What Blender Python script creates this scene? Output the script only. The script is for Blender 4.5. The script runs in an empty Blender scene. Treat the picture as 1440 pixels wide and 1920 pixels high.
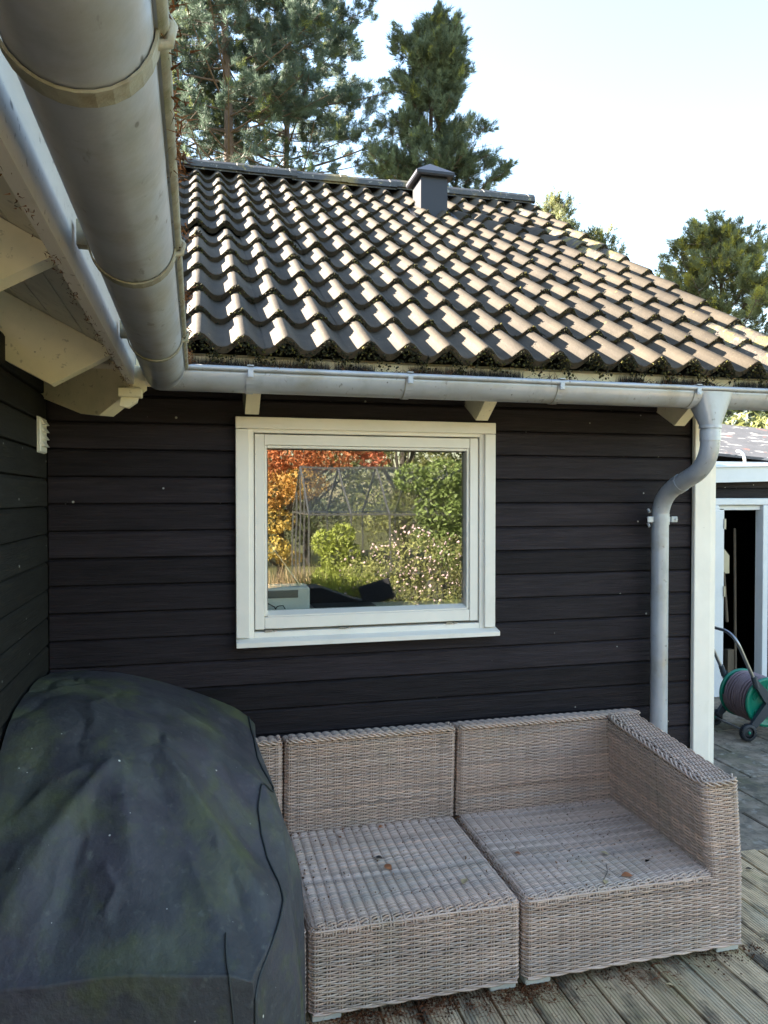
import bpy, math, random
import numpy as np
from mathutils import Vector, Matrix

SC = bpy.context.scene
COL = SC.collection
rad = math.radians

# ------------------------------------------------------------------ camera
CAMX, CAMY, CAMZ = 0.534, -3.0, 1.62
cd = bpy.data.cameras.new('camera')
cam = bpy.data.objects.new('camera', cd)
COL.objects.link(cam)
cam.location = (CAMX, CAMY, CAMZ)
cam.rotation_euler = (rad(90 - 1.1), 0, rad(-14.15))
cd.sensor_fit = 'VERTICAL'
cd.sensor_height = 36.0
cd.lens = 36.0 * 1400 / 1920
cd.clip_start = 0.05
cd.clip_end = 900
SC.camera = cam

# ------------------------------------------------------------------ sky, sun, exposure
SUN_EL, SUN_AZ = 31.0, 56.0          # azimuth counted from +Y towards -X
sun_dir = Vector((-math.sin(rad(SUN_AZ)) * math.cos(rad(SUN_EL)),
                  math.cos(rad(SUN_AZ)) * math.cos(rad(SUN_EL)), math.sin(rad(SUN_EL))))
w = bpy.data.worlds.new('World')
SC.world = w
w.use_nodes = True
nt = w.node_tree
nt.nodes.clear()
sky = nt.nodes.new('ShaderNodeTexSky')
sky.sky_type = 'NISHITA'
sky.sun_disc = False
sky.sun_elevation = rad(SUN_EL)
sky.sun_rotation = rad(360 - SUN_AZ)
sky.air_density = 1.28
sky.dust_density = 0.4
sky.ozone_density = 0.0
bg = nt.nodes.new('ShaderNodeBackground')
bg.inputs['Strength'].default_value = 0.05
wo = nt.nodes.new('ShaderNodeOutputWorld')
nt.links.new(sky.outputs[0], bg.inputs[0])
nt.links.new(bg.outputs[0], wo.inputs[0])
ld = bpy.data.lights.new('sun', 'SUN')
ld.energy = 5.0
ld.angle = rad(0.55)
ld.color = (1.0, 0.87, 0.71)
lo = bpy.data.objects.new('sun', ld)
COL.objects.link(lo)
lo.rotation_euler = (-sun_dir).to_track_quat('-Z', 'Y').to_euler()
lo.location = (-6, 6, 9)
SC.view_settings.view_transform = 'Standard'
SC.view_settings.look = 'None'
SC.view_settings.gamma = 1
SC.view_settings.use_curve_mapping = False
SC.view_settings.exposure = 3.56
SC.render.film_transparent = False
try:
    SC.cycles.max_bounces = 8
    SC.cycles.diffuse_bounces = 4
    SC.cycles.transparent_max_bounces = 12
    SC.cycles.caustics_reflective = False
    SC.cycles.caustics_refractive = False
except Exception:
    pass

# ------------------------------------------------------------------ materials
def _ramp(n, l, src, lo, hi, out0=0.0, out1=1.0):
    r = n.new('ShaderNodeMapRange')
    r.inputs['From Min'].default_value = lo
    r.inputs['From Max'].default_value = hi
    r.inputs['To Min'].default_value = out0
    r.inputs['To Max'].default_value = out1
    l.new(src, r.inputs['Value'])
    return r.outputs['Result']

def _mix(n, l, fac, a, b, mode='MIX'):
    m = n.new('ShaderNodeMix')
    m.data_type = 'RGBA'
    m.blend_type = mode
    for i, v in ((0, fac), (6, a), (7, b)):
        if hasattr(v, 'links') or hasattr(v, 'is_linked'):
            l.new(v, m.inputs[i])
        elif isinstance(v, (int, float)):
            m.inputs[i].default_value = v
        else:
            m.inputs[i].default_value = (v[0], v[1], v[2], 1)
    return m.outputs[2]

def _noise(n, l, pos, scale, stretch=(1, 1, 1), detail=4.0, kind='noise', rough=0.6):
    mp = n.new('ShaderNodeMapping')
    mp.inputs['Scale'].default_value = stretch
    l.new(pos, mp.inputs['Vector'])
    if kind == 'voronoi':
        t = n.new('ShaderNodeTexVoronoi')
        t.inputs['Scale'].default_value = scale
        l.new(mp.outputs[0], t.inputs['Vector'])
        return t.outputs['Distance']
    t = n.new('ShaderNodeTexNoise')
    t.inputs['Scale'].default_value = scale
    t.inputs['Detail'].default_value = detail
    t.inputs['Roughness'].default_value = rough
    l.new(mp.outputs[0], t.inputs['Vector'])
    return t.outputs['Fac']

def mat(name, col, rough=0.6, metal=0.0, spec=0.5, var=0.25, vscale=5.0, vstretch=(1, 1, 1), bumps=(),
        spots=(), tone=False, objrand=0.0, sub=None, local=False, rvar=0.0):
    """col; var = noise variation; spots = (scale, lo, hi, colour, amount, stretch, kind); bumps = (scale, stretch, dist, kind)"""
    m = bpy.data.materials.new(name)
    m.use_nodes = True
    n, l = m.node_tree.nodes, m.node_tree.links
    b = n['Principled BSDF']
    if local:
        pos = n.new('ShaderNodeTexCoord').outputs['Object']
    else:
        pos = n.new('ShaderNodeNewGeometry').outputs['Position']
    oi = None
    if objrand or local:
        oi = n.new('ShaderNodeObjectInfo')
    if local:
        add = n.new('ShaderNodeVectorMath')
        add.operation = 'ADD'
        cm = n.new('ShaderNodeCombineXYZ')
        mu = n.new('ShaderNodeMath'); mu.operation = 'MULTIPLY'; mu.inputs[1].default_value = 37.0
        l.new(oi.outputs['Random'], mu.inputs[0])
        for i in range(3):
            l.new(mu.outputs[0], cm.inputs[i])
        l.new(pos, add.inputs[0]); l.new(cm.outputs[0], add.inputs[1])
        pos = add.outputs[0]
    f = _ramp(n, l, _noise(n, l, pos, vscale, vstretch), 0.25, 0.75)
    c = _mix(n, l, f, [x * (1 - var) for x in col], [min(1, x * (1 + var)) for x in col])
    for s in spots:
        sc_, lo_, hi_, col_, amt = s[:5]
        st = s[5] if len(s) > 5 else (1, 1, 1)
        kd = s[6] if len(s) > 6 else 'noise'
        mk = _ramp(n, l, _noise(n, l, pos, sc_, st, kind=kd), lo_, hi_, 0.0, amt)
        c = _mix(n, l, mk, c, col_)
    if objrand:
        g = _ramp(n, l, oi.outputs['Random'], 0, 1, 1 - objrand, 1 + objrand)
        cb = n.new('ShaderNodeCombineXYZ')
        for i in range(3):
            l.new(g, cb.inputs[i])
        c = _mix(n, l, 1.0, c, cb.outputs[0], 'MULTIPLY')
    if tone:
        at = n.new('ShaderNodeAttribute')
        at.attribute_name = 'tone'
        c = _mix(n, l, 1.0, c, at.outputs['Color'], 'MULTIPLY')
    l.new(c, b.inputs['Base Color'])
    b.inputs['Roughness'].default_value = rough
    if rvar:
        l.new(_ramp(n, l, _noise(n, l, pos, vscale * 2.3, vstretch), 0.3, 0.7, rough - rvar, rough + rvar), b.inputs['Roughness'])
    b.inputs['Metallic'].default_value = metal
    b.inputs['Specular IOR Level'].default_value = spec
    last = None
    for bp in bumps:
        sc_, st, dist = bp[:3]
        kd = bp[3] if len(bp) > 3 else 'noise'
        bn = n.new('ShaderNodeBump')
        bn.inputs['Strength'].default_value = 1.0
        bn.inputs['Distance'].default_value = dist
        if kd == 'wave':
            mp = n.new('ShaderNodeMapping'); mp.inputs['Scale'].default_value = st
            l.new(pos, mp.inputs['Vector'])
            t = n.new('ShaderNodeTexWave'); t.inputs['Scale'].default_value = sc_
            t.bands_direction = 'X'; t.inputs['Distortion'].default_value = 0.0
            l.new(mp.outputs[0], t.inputs['Vector'])
            l.new(t.outputs['Fac'], bn.inputs['Height'])
        else:
            l.new(_noise(n, l, pos, sc_, st, 5.0), bn.inputs['Height'])
        if last is not None:
            l.new(last, bn.inputs['Normal'])
        last = bn.outputs[0]
    if last is not None:
        l.new(last, b.inputs['Normal'])
    return m

def leafmat(name, col, trans=0.35, rough=0.55, var=0.3):
    m = mat(name, col, rough=rough, spec=0.35, var=var, vscale=1.5, tone=True)
    n, l = m.node_tree.nodes, m.node_tree.links
    b = n['Principled BSDF']
    tr = n.new('ShaderNodeBsdfTranslucent')
    mx = n.new('ShaderNodeMixShader')
    mx.inputs[0].default_value = trans
    out = n['Material Output']
    l.new(b.inputs['Base Color'].links[0].from_socket, tr.inputs['Color'])
    l.new(b.outputs[0], mx.inputs[1]); l.new(tr.outputs[0], mx.inputs[2])
    l.new(mx.outputs[0], out.inputs['Surface'])
    return m

MT = {}
SPECK = (60, 0.10, 0.04, (0.45, 0.46, 0.44), 0.8, (1, 1, 1), 'voronoi')
MT['black_wood'] = mat('black_wood', (0.0190, 0.0152, 0.0185), rough=0.6, spec=0.18, var=0.45, vscale=3.0, vstretch=(1, 1, 14),
                       bumps=((30, (0.25, 0.25, 9), 0.004), (9, (0.6, 0.6, 5), 0.004)), objrand=0.38, rvar=0.1,
                       spots=((13, 0.52, 0.72, (0.036, 0.029, 0.032), 0.7, (0.3, 0.3, 7)), (2.2, 0.5, 0.75, (0.024, 0.020, 0.023), 0.6), (5, 0.60, 0.72, (0.008, 0.007, 0.009), 0.7, (0.5, 0.5, 3)),
                              (10, 0.052, 0.036, (0.5, 0.5, 0.47), 0.8, (1, 1, 1), 'voronoi'),
                              (10, 0.02, 0.01, (0.25, 0.25, 0.25), 0.7, (1.3, 1.1, 1), 'voronoi')))
MT['black_wood_dusty'] = mat('black_wood_dusty', (0.0165, 0.0165, 0.0145), rough=0.7, spec=0.2, var=0.35, vscale=3.0, vstretch=(1, 1, 14),
                       bumps=((26, (0.35, 0.35, 9), 0.0035), (9, (0.7, 0.7, 5), 0.003)), objrand=0.25,
                       spots=((12, 0.54, 0.76, (0.030, 0.031, 0.022), 0.6, (0.5, 0.5, 4)),
                              (11, 0.052, 0.036, (0.4, 0.4, 0.36), 0.8, (1, 1, 1), 'voronoi')))
MT['dark_void'] = mat('dark_void', (0.010, 0.012, 0.012), rough=0.8, var=0.1)
MT['white_paint'] = mat('white_paint', (0.86, 0.825, 0.745), rough=0.38, var=0.05, vscale=6, objrand=0.02,
                        bumps=((30, (1, 1, 1), 0.0006),),
                        spots=((7, 0.62, 0.8, (0.60, 0.58, 0.47), 0.35), (40, 0.70, 0.76, (0.4, 0.38, 0.3), 0.4),
                               (9, 0.018, 0.01, (0.2, 0.18, 0.12), 0.7, (1, 1, 1), 'voronoi')))
MT['cream_paint'] = mat('cream_paint', (0.85, 0.79, 0.58), rough=0.5, var=0.08, vscale=5,
                        bumps=((40, (1, 1, 1), 0.0008),),
                        spots=((6, 0.5, 0.75, (0.56, 0.56, 0.38), 0.5), (55, 0.62, 0.70, (0.30, 0.27, 0.17), 0.55),
                               (14, 0.05, 0.03, (0.12, 0.1, 0.07), 0.6, (1, 1, 1), 'voronoi')))
MT['soffit_paint'] = mat('soffit_paint', (0.74, 0.70, 0.58), rough=0.55, var=0.1, vscale=5,
                        spots=((8, 0.52, 0.75, (0.40, 0.36, 0.27), 0.5), (45, 0.6, 0.70, (0.2, 0.18, 0.14), 0.6)))
MT['fascia_paint'] = mat('fascia_paint', (0.66, 0.63, 0.58), rough=0.35, var=0.08, vscale=5, bumps=((18, (1, 0.4, 1), 0.002),),
                        spots=((9, 0.58, 0.75, (0.42, 0.38, 0.33), 0.5), (50, 0.64, 0.70, (0.13, 0.11, 0.1), 0.7),
                               (10, 0.05, 0.02, (0.03, 0.025, 0.02), 0.8, (1, 0.5, 1), 'voronoi')))
MT['zinc'] = mat('zinc', (0.41, 0.437, 0.475), rough=0.38, metal=0.22, spec=0.5, var=0.14, vscale=4, rvar=0.08,
                 bumps=((5, (1, 1, 1), 0.003), (60, (1, 1, 1), 0.0004)),
                 spots=((7, 0.50, 0.72, (0.30, 0.28, 0.22), 0.65), (13, 0.55, 0.72, (0.27, 0.29, 0.30), 0.5, (1.4, 1.4, 0.35)), (24, 0.66, 0.74, (0.10, 0.09, 0.08), 0.65),
                        (16, 0.060, 0.035, (0.08, 0.07, 0.06), 0.8, (1, 0.55, 1), 'voronoi'), (38, 0.64, 0.70, (0.12, 0.105, 0.09), 0.6, (1, 0.3, 1)), (16, 0.56, 0.70, (0.47, 0.49, 0.49), 0.45, (0.6, 1.6, 1)), (3, 0.5, 0.7, (0.40, 0.42, 0.44), 0.5)))
MT['zinc_mossy'] = mat('zinc_mossy', (0.30, 0.29, 0.22), rough=0.6, metal=0.1, var=0.3, vscale=18, bumps=((50, (1, 1, 1), 0.002),),
                 spots=((20, 0.5, 0.7, (0.16, 0.11, 0.05), 0.7), (14, 0.55, 0.7, (0.14, 0.17, 0.06), 0.6)))
MT['tile'] = mat('tile', (0.050, 0.0400, 0.0270), rough=0.72, spec=0.32, var=0.28, vscale=9, objrand=0.22,
                 bumps=((140, (1, 1, 1), 0.0012), (18, (1, 1, 1), 0.0012)),
                 spots=((28, 0.60, 0.75, (0.033, 0.029, 0.025), 0.7), (70, 0.66, 0.73, (0.18, 0.15, 0.09), 0.6),
                        (7, 0.060, 0.03, (0.24, 0.20, 0.06), 0.7, (1, 1, 1), 'voronoi'),
                        (3.3, 0.56, 0.72, (0.085, 0.070, 0.048), 0.6)))
MT['tile_lichen'] = mat('tile_lichen', (0.062, 0.052, 0.040), rough=0.75, var=0.3, vscale=9, bumps=((90, (1, 1, 1), 0.003),),
                 spots=((16, 0.50, 0.60, (0.17, 0.14, 0.035), 0.85), (24, 0.56, 0.63, (0.20, 0.18, 0.12), 0.7), (11, 0.6, 0.7, (0.05, 0.05, 0.03), 0.8)))
MT['ridge'] = mat('ridge', (0.06, 0.06, 0.06), rough=0.6, var=0.25, vscale=8, bumps=((90, (1, 1, 1), 0.002),),
                 spots=((3.0, 0.50, 0.60, (0.27, 0.20, 0.05), 0.6), (40, 0.60, 0.68, (0.36, 0.36, 0.32), 0.75), (20, 0.62, 0.7, (0.25, 0.2, 0.05), 0.7)))
MT['moss'] = mat('moss', (0.035, 0.035, 0.020), rough=0.95, spec=0.1, var=0.6, vscale=60, tone=True)
MT['litter'] = mat('litter', (0.12, 0.065, 0.035), rough=0.9, spec=0.2, var=0.5, vscale=30, tone=True)
MT['bristle'] = mat('bristle', (0.025, 0.026, 0.03), rough=0.45, var=0.2)
MT['vent_metal'] = mat('vent_metal', (0.028, 0.031, 0.042), rough=0.42, metal=0.0, spec=0.3, var=0.08)
MT['weave'] = mat('weave', (0.56, 0.415, 0.33), rough=0.5, spec=0.4, var=0.16, vscale=3.5, tone=True,
                  spots=((2.6, 0.52, 0.74, (0.38, 0.345, 0.25), 0.5), (9, 0.60, 0.75, (0.30, 0.245, 0.215), 0.45), (30, 0.66, 0.75, (0.2, 0.18, 0.12), 0.4)))
MT['weave_core'] = mat('weave_core', (0.055, 0.042, 0.035), rough=0.8, var=0.2)
MT['foot_plastic'] = mat('foot_plastic', (0.60, 0.59, 0.53), rough=0.5, var=0.1, vscale=12)
MT['cover'] = mat('cover', (0.046, 0.047, 0.050), rough=0.62, spec=0.4, var=0.25, vscale=2.2, rvar=0.08,
                  bumps=((6, (1, 1, 1), 0.012), (16, (1, 0.6, 1), 0.004), (60, (1, 1, 1), 0.0012)),
                  spots=((2.6, 0.47, 0.66, (0.070, 0.062, 0.078), 0.7), (3.4, 0.50, 0.68, (0.095, 0.108, 0.045), 0.8), (13, 0.56, 0.70, (0.075, 0.088, 0.035), 0.5, (1, .6, 1)),
                         (9, 0.52, 0.75, (0.095, 0.105, 0.10), 0.55, (1, 0.5, 0.6)), (34, 0.60, 0.74, (0.13, 0.14, 0.12), 0.45), (5, 0.55, 0.7, (0.018, 0.02, 0.026), 0.6),
                         (8, 0.034, 0.022, (0.7, 0.7, 0.62), 0.9, (1, 1, 1), 'voronoi'), (17, 0.034, 0.022, (0.5, 0.5, 0.45), 0.8, (1, 1, 1), 'voronoi')))
MT['cover_seam'] = mat('cover_seam', (0.028, 0.034, 0.033), rough=0.6, var=0.4, vscale=15)
MT['deck_wood'] = mat('deck_wood', (0.53, 0.39, 0.24), rough=0.85, spec=0.12, var=0.3, vscale=4, vstretch=(8, 1, 8), objrand=0.16,
                      bumps=((26.2, (1, 1, 1), 0.003, 'wave'), (30, (4, 0.6, 4), 0.002)),
                      spots=((2.6, 0.50, 0.68, (0.29, 0.25, 0.11), 0.65, (2.2, 0.8, 1)), (3.7, 0.52, 0.66, (0.055, 0.048, 0.040), 0.88, (2.5, 0.9, 1)), (9, 0.58, 0.70, (0.07, 0.06, 0.045), 0.8, (2.0, 0.5, 1)),
                             (40, 0.6, 0.72, (0.09, 0.08, 0.06), 0.6, (3, 0.3, 1)), (2.0, 0.56, 0.7, (0.42, 0.40, 0.30), 0.45, (2, 0.7, 1))))
MT['slab'] = mat('slab', (0.27, 0.215, 0.16), rough=0.88, spec=0.12, var=0.4, vscale=9, objrand=0.14, bumps=((30, (1, 1, 1), 0.004), (5, (1, 1, 1), 0.006)),
                 spots=((4, 0.48, 0.66, (0.13, 0.125, 0.075), 0.7), (13, 0.50, 0.64, (0.12, 0.105, 0.085), 0.7), (19, 0.56, 0.68, (0.40, 0.36, 0.30), 0.6), (34, 0.60, 0.68, (0.08, 0.07, 0.055), 0.7)))
MT['earth'] = mat('earth', (0.055, 0.05, 0.035), rough=0.95, var=0.4, vscale=8)
MT['lawn'] = mat('lawn', (0.115, 0.115, 0.055), rough=0.9, spec=0.2, var=0.4, vscale=2.0, bumps=((60, (1, 1, 1), 0.02),),
                 spots=((0.7, 0.5, 0.7, (0.13, 0.14, 0.04), 0.6), (9, 0.55, 0.7, (0.06, 0.09, 0.02), 0.6)))
MT['bounce_gravel'] = mat('bounce_gravel', (0.47, 0.405, 0.34), rough=0.9, var=0.3, vscale=40, bumps=((70, (1, 1, 1), 0.01),))
MT['shed_white'] = mat('shed_white', (0.78, 0.79, 0.80), rough=0.4, var=0.05, vscale=4, spots=((6, 0.6, 0.8, (0.6, 0.6, 0.58), 0.4),))
MT['felt'] = mat('felt', (0.085, 0.085, 0.09), rough=0.7, var=0.25, vscale=3, bumps=((40, (1, 1, 1), 0.004),),
                 spots=((9, 0.58, 0.66, (0.6, 0.58, 0.55), 0.8, (0.4, 1, 2)), (5, 0.62, 0.7, (0.32, 0.12, 0.08), 0.7)))
MT['green_plastic'] = mat('green_plastic', (0.005, 0.20, 0.125), rough=0.32, spec=0.5, var=0.12)
MT['grey_plastic'] = mat('grey_plastic', (0.045, 0.055, 0.07), rough=0.42, var=0.15)
MT['tyre'] = mat('tyre', (0.018, 0.022, 0.03), rough=0.6, var=0.2)
MT['hose'] = mat('hose', (0.22, 0.155, 0.17), rough=0.5, var=0.2, vscale=10)
MT['steel'] = mat('steel', (0.30, 0.31, 0.33), rough=0.3, metal=0.8, var=0.1)
MT['white_plastic'] = mat('white_plastic', (0.80, 0.80, 0.74), rough=0.35, var=0.04)
MT['black_plastic'] = mat('black_plastic', (0.018, 0.018, 0.02), rough=0.4, var=0.1)
MT['black_fabric'] = mat('black_fabric', (0.014, 0.014, 0.018), rough=0.7, var=0.3, vscale=5)
MT['room'] = mat('room', (0.16, 0.15, 0.14), rough=0.9, var=0.1)
MT['red_plastic'] = mat('red_plastic', (0.28, 0.03, 0.04), rough=0.4, var=0.1)
MT['bare_wood'] = mat('bare_wood', (0.12, 0.09, 0.06), rough=0.7, var=0.2, vscale=8, vstretch=(5, 5, 0.6))
MT['bark'] = mat('bark', (0.115, 0.080, 0.062), rough=0.9, var=0.35, vscale=6, bumps=((14, (1, 1, 0.4), 0.03),))
MT['dark_bark'] = mat('dark_bark', (0.06, 0.052, 0.045), rough=0.9, var=0.35, vscale=6)
MT['alu'] = mat('alu', (0.16, 0.165, 0.17), rough=0.4, metal=0.6, var=0.08)
MT['needle_blue'] = leafmat('needle_blue', (0.098, 0.138, 0.106), trans=0.4)
MT['needle_green'] = leafmat('needle_green', (0.122, 0.158, 0.098), trans=0.4)
MT['needle_lit'] = leafmat('needle_lit', (0.18, 0.20, 0.10), trans=0.45)  # sunlight put into the colour: brighter, yellower needles
MT['leaf_red'] = leafmat('leaf_red', (0.50, 0.20, 0.085), trans=0.4)
MT['leaf_orange'] = leafmat('leaf_orange', (0.60, 0.27, 0.06), trans=0.4)
MT['leaf_dark'] = leafmat('leaf_dark', (0.085, 0.105, 0.04), trans=0.3)
MT['leaf_green'] = leafmat('leaf_green', (0.18, 0.24, 0.075), trans=0.4)
MT['leaf_lime'] = leafmat('leaf_lime', (0.31, 0.36, 0.08), trans=0.45)
MT['leaf_olive'] = leafmat('leaf_olive', (0.26, 0.27, 0.10), trans=0.4)
MT['leaf_yellow'] = leafmat('leaf_yellow', (0.34, 0.30, 0.08), trans=0.4)
MT['petal'] = leafmat('petal', (0.80, 0.68, 0.68), trans=0.3, var=0.1)
MT['straw'] = leafmat('straw', (0.50, 0.38, 0.22), trans=0.3)
MT['leaf_brown'] = mat('leaf_brown', (0.36, 0.135, 0.055), rough=0.6, var=0.3, vscale=60)
MT['leaf_pale'] = mat('leaf_pale', (0.50, 0.38, 0.20), rough=0.6, var=0.3, vscale=60)
MT['leaf_black'] = mat('leaf_black', (0.04, 0.03, 0.025), rough=0.7, var=0.3, vscale=60)

def glass(name, fac, tint=(1, 1, 1), rough=0.0):
    m = bpy.data.materials.new(name)
    m.use_nodes = True
    n, l = m.node_tree.nodes, m.node_tree.links
    n.remove(n['Principled BSDF'])
    t = n.new('ShaderNodeBsdfTransparent'); t.inputs[0].default_value = (*tint, 1)
    g = n.new('ShaderNodeBsdfGlossy'); g.inputs['Roughness'].default_value = rough
    gp = n.new('ShaderNodeNewGeometry'); bn = n.new('ShaderNodeBump'); bn.inputs['Distance'].default_value = 0.0005
    l.new(_noise(n, l, gp.outputs['Position'], 3.2, detail=1.0), bn.inputs['Height']); l.new(bn.outputs[0], g.inputs['Normal'])
    mx = n.new('ShaderNodeMixShader'); mx.inputs[0].default_value = fac
    l.new(t.outputs[0], mx.inputs[1]); l.new(g.outputs[0], mx.inputs[2])
    l.new(mx.outputs[0], n['Material Output'].inputs['Surface'])
    return m
MT['glass'] = glass('glass', 0.155, (0.92, 0.95, 0.93), 0.012)
MT['greenhouse_glass'] = glass('greenhouse_glass', 0.22, (0.88, 0.90, 0.90), 0.25)

# ------------------------------------------------------------------ mesh helpers
def tag(o, label=None, cat=None, group=None, kind=None):
    if label: o['label'] = label
    if cat: o['category'] = cat
    if group: o['group'] = group
    if kind: o['kind'] = kind
    return o

def link(o, parent=None):
    COL.objects.link(o)
    if parent is not None:
        o.parent = parent
        o.matrix_parent_inverse = Matrix.Translation(-Vector(parent.location)) if parent.type == 'EMPTY' else Matrix.Identity(4)
    return o

def empty(name, loc=(0, 0, 0), parent=None):
    o = bpy.data.objects.new(name, None)
    o.empty_display_size = 0.1
    link(o, parent)
    o.location = loc
    return o

def nobj(name, V, F, m, parent=None, tone=None, smooth=False, loc=None):
    """V (n,3) array, F list of index arrays (k,3)/(k,4)"""
    me = bpy.data.meshes.new(name)
    V = np.asarray(V, dtype=np.float32)
    if not isinstance(F, list):
        F = [F]
    F = [np.asarray(f, dtype=np.int32) for f in F if len(f)]
    nl = sum(f.size for f in F)
    npoly = sum(len(f) for f in F)
    me.vertices.add(len(V))
    me.vertices.foreach_set('co', V.ravel())
    me.loops.add(nl)
    me.loops.foreach_set('vertex_index', np.concatenate([f.ravel() for f in F]))
    me.polygons.add(npoly)
    tot = np.concatenate([np.full(len(f), f.shape[1], dtype=np.int32) for f in F])
    st = np.concatenate([[0], np.cumsum(tot)[:-1]]).astype(np.int32)
    me.polygons.foreach_set('loop_start', st)
    me.polygons.foreach_set('loop_total', tot)
    me.update(calc_edges=True)
    if smooth:
        me.polygons.foreach_set('use_smooth', np.ones(npoly, dtype=bool))
    if tone is not None:
        ca = me.color_attributes.new('tone', 'FLOAT_COLOR', 'POINT')
        t = np.ones((len(V), 4), dtype=np.float32)
        t[:, :tone.shape[1]] = tone
        ca.data.foreach_set('color', t.ravel())
    me.materials.append(m)
    me.validate()
    o = bpy.data.objects.new(name, me)
    link(o, parent)
    if loc is not None:
        o.location = loc
    return o

class MB:
    """collects shapes and builds them as ONE mesh object"""
    def __init__(self):
        self.v, self.f, self.sm = [], [], []

    def add(self, vs, fs, smooth=False):
        b = len(self.v)
        self.v.extend([tuple(p) for p in vs])
        for f in fs:
            self.f.append(tuple(b + i for i in f))
            self.sm.append(smooth)

    def box(self, x0, x1, y0, y1, z0, z1, M=None, bev=0.0):
        if bev > 0:
            b = min(bev, (x1 - x0) * .45, (y1 - y0) * .45, (z1 - z0) * .45)
            vs = []
            for sx in (0, 1):
                for sy in (0, 1):
                    for sz in (0, 1):
                        X, Y, Z = (x0, x1)[sx], (y0, y1)[sy], (z0, z1)[sz]
                        dx, dy, dz = (b, -b)[sx], (b, -b)[sy], (b, -b)[sz]
                        vs += [(X, Y + dy, Z + dz), (X + dx, Y, Z + dz), (X + dx, Y + dy, Z)]
            i = lambda a, c, d, k: ((a * 2 + c) * 2 + d) * 3 + k
            fs = []
            for s in (0, 1):
                q = [i(s, 0, 0, 0), i(s, 1, 0, 0), i(s, 1, 1, 0), i(s, 0, 1, 0)]
                fs.append(q if s else q[::-1])
                q = [i(0, s, 0, 1), i(0, s, 1, 1), i(1, s, 1, 1), i(1, s, 0, 1)]
                fs.append(q if s else q[::-1])
                q = [i(0, 0, s, 2), i(1, 0, s, 2), i(1, 1, s, 2), i(0, 1, s, 2)]
                fs.append(q if s else q[::-1])
            for a in (0, 1):
                for c in (0, 1):
                    q = [i(a, c, 0, 0), i(a, c, 1, 0), i(a, c, 1, 1), i(a, c, 0, 1)]
                    fs.append(q if a == c else q[::-1])
                    q = [i(a, 0, c, 0), i(a, 0, c, 2), i(a, 1, c, 2), i(a, 1, c, 0)]
                    fs.append(q if a == c else q[::-1])
                    q = [i(0, a, c, 1), i(1, a, c, 1), i(1, a, c, 2), i(0, a, c, 2)]
                    fs.append(q if a == c else q[::-1])
            for a in (0, 1):
                for c in (0, 1):
                    for d in (0, 1):
                        fs.append([i(a, c, d, 0), i(a, c, d, 1), i(a, c, d, 2)])
        else:
            vs = [(x0, y0, z0), (x1, y0, z0), (x1, y1, z0), (x0, y1, z0), (x0, y0, z1), (x1, y0, z1), (x1, y1, z1), (x0, y1, z1)]
            fs = [(3, 2, 1, 0), (4, 5, 6, 7), (0, 1, 5, 4), (1, 2, 6, 5), (2, 3, 7, 6), (3, 0, 4, 7)]
        if M is not None:
            vs = [M @ Vector(p) for p in vs]
        self.add(vs, fs)
        return self

    def prism(self, poly, a, b, axis):
        """polygon extruded along axis 0/1/2 from a to b; poly gives the two other coordinates in order"""
        n = len(poly)
        def p(q, t):
            q = list(q)
            q.insert(axis, t)
            return tuple(q)
        vs = [p(q, a) for q in poly] + [p(q, b) for q in poly]
        fs = [tuple(range(n))[::-1], tuple(range(n, 2 * n))] + [(i, (i + 1) % n, n + (i + 1) % n, n + i) for i in range(n)]
        self.add(vs, fs)
        return self

    def tube(self, pts, r, k=8, cap=True, smooth=True, squash=None):
        pts = [Vector(p) for p in pts]
        n = len(pts)
        rs = r if hasattr(r, '__len__') else [r] * n
        vs, fs = [], []
        prev = None
        for i, p in enumerate(pts):
            t = (pts[min(i + 1, n - 1)] - pts[max(i - 1, 0)])
            if t.length < 1e-9: t = Vector((0, 0, 1))
            t.normalize()
            if prev is None:
                u = t.orthogonal().normalized()
            else:
                u = prev - t * prev.dot(t)
                u = u.normalized() if u.length > 1e-6 else t.orthogonal().normalized()
            prev = u
            v = t.cross(u)
            for j in range(k):
                a = 2 * math.pi * j / k
                vs.append(p + (u * math.cos(a) + v * math.sin(a)) * rs[i])
        for i in range(n - 1):
            for j in range(k):
                a, b = i * k + j, i * k + (j + 1) % k
                fs.append((a, b, b + k, a + k))
        self.add(vs, fs, smooth)
        if cap:
            self.add(vs[:k], [tuple(range(k))[::-1]])
            self.add(vs[-k:], [tuple(range(k))])
        return self

    def lathe(self, prof, M, k=20, smooth=True):
        """prof: (radius, height) pairs turned about local z, placed by M"""
        vs, fs = [], []
        for (r, h) in prof:
            for j in range(k):
                a = 2 * math.pi * j / k
                vs.append(M @ Vector((r * math.cos(a), r * math.sin(a), h)))
        for i in range(len(prof) - 1):
            for j in range(k):
                a, b = i * k + j, i * k + (j + 1) % k
                fs.append((a, b, b + k, a + k))
        self.add(vs, fs, smooth)
        return self

    def sweep(self, prof, path, closed=False, smooth=True):
        """prof points given as a function of the path index -> list of 3D points"""
        vs, fs = [], []
        k = None
        for s in path:
            ring = prof(s)
            k = len(ring)
            vs += ring
        for i in range(len(path) - 1):
            for j in range(k if closed else k - 1):
                a, b = i * k + j, i * k + (j + 1) % k
                fs.append((a, b, b + k, a + k))
        self.add(vs, fs, smooth)
        return self

    def build(self, name, m, parent=None, loc=None):
        me = bpy.data.meshes.new(name)
        me.from_pydata([tuple(p) for p in self.v], [], self.f)
        me.polygons.foreach_set('use_smooth', self.sm)
        me.materials.append(m)
        me.validate()
        me.update()
        o = bpy.data.objects.new(name, me)
        link(o, parent)
        if loc is not None:
            o.location = loc
        return o

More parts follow.
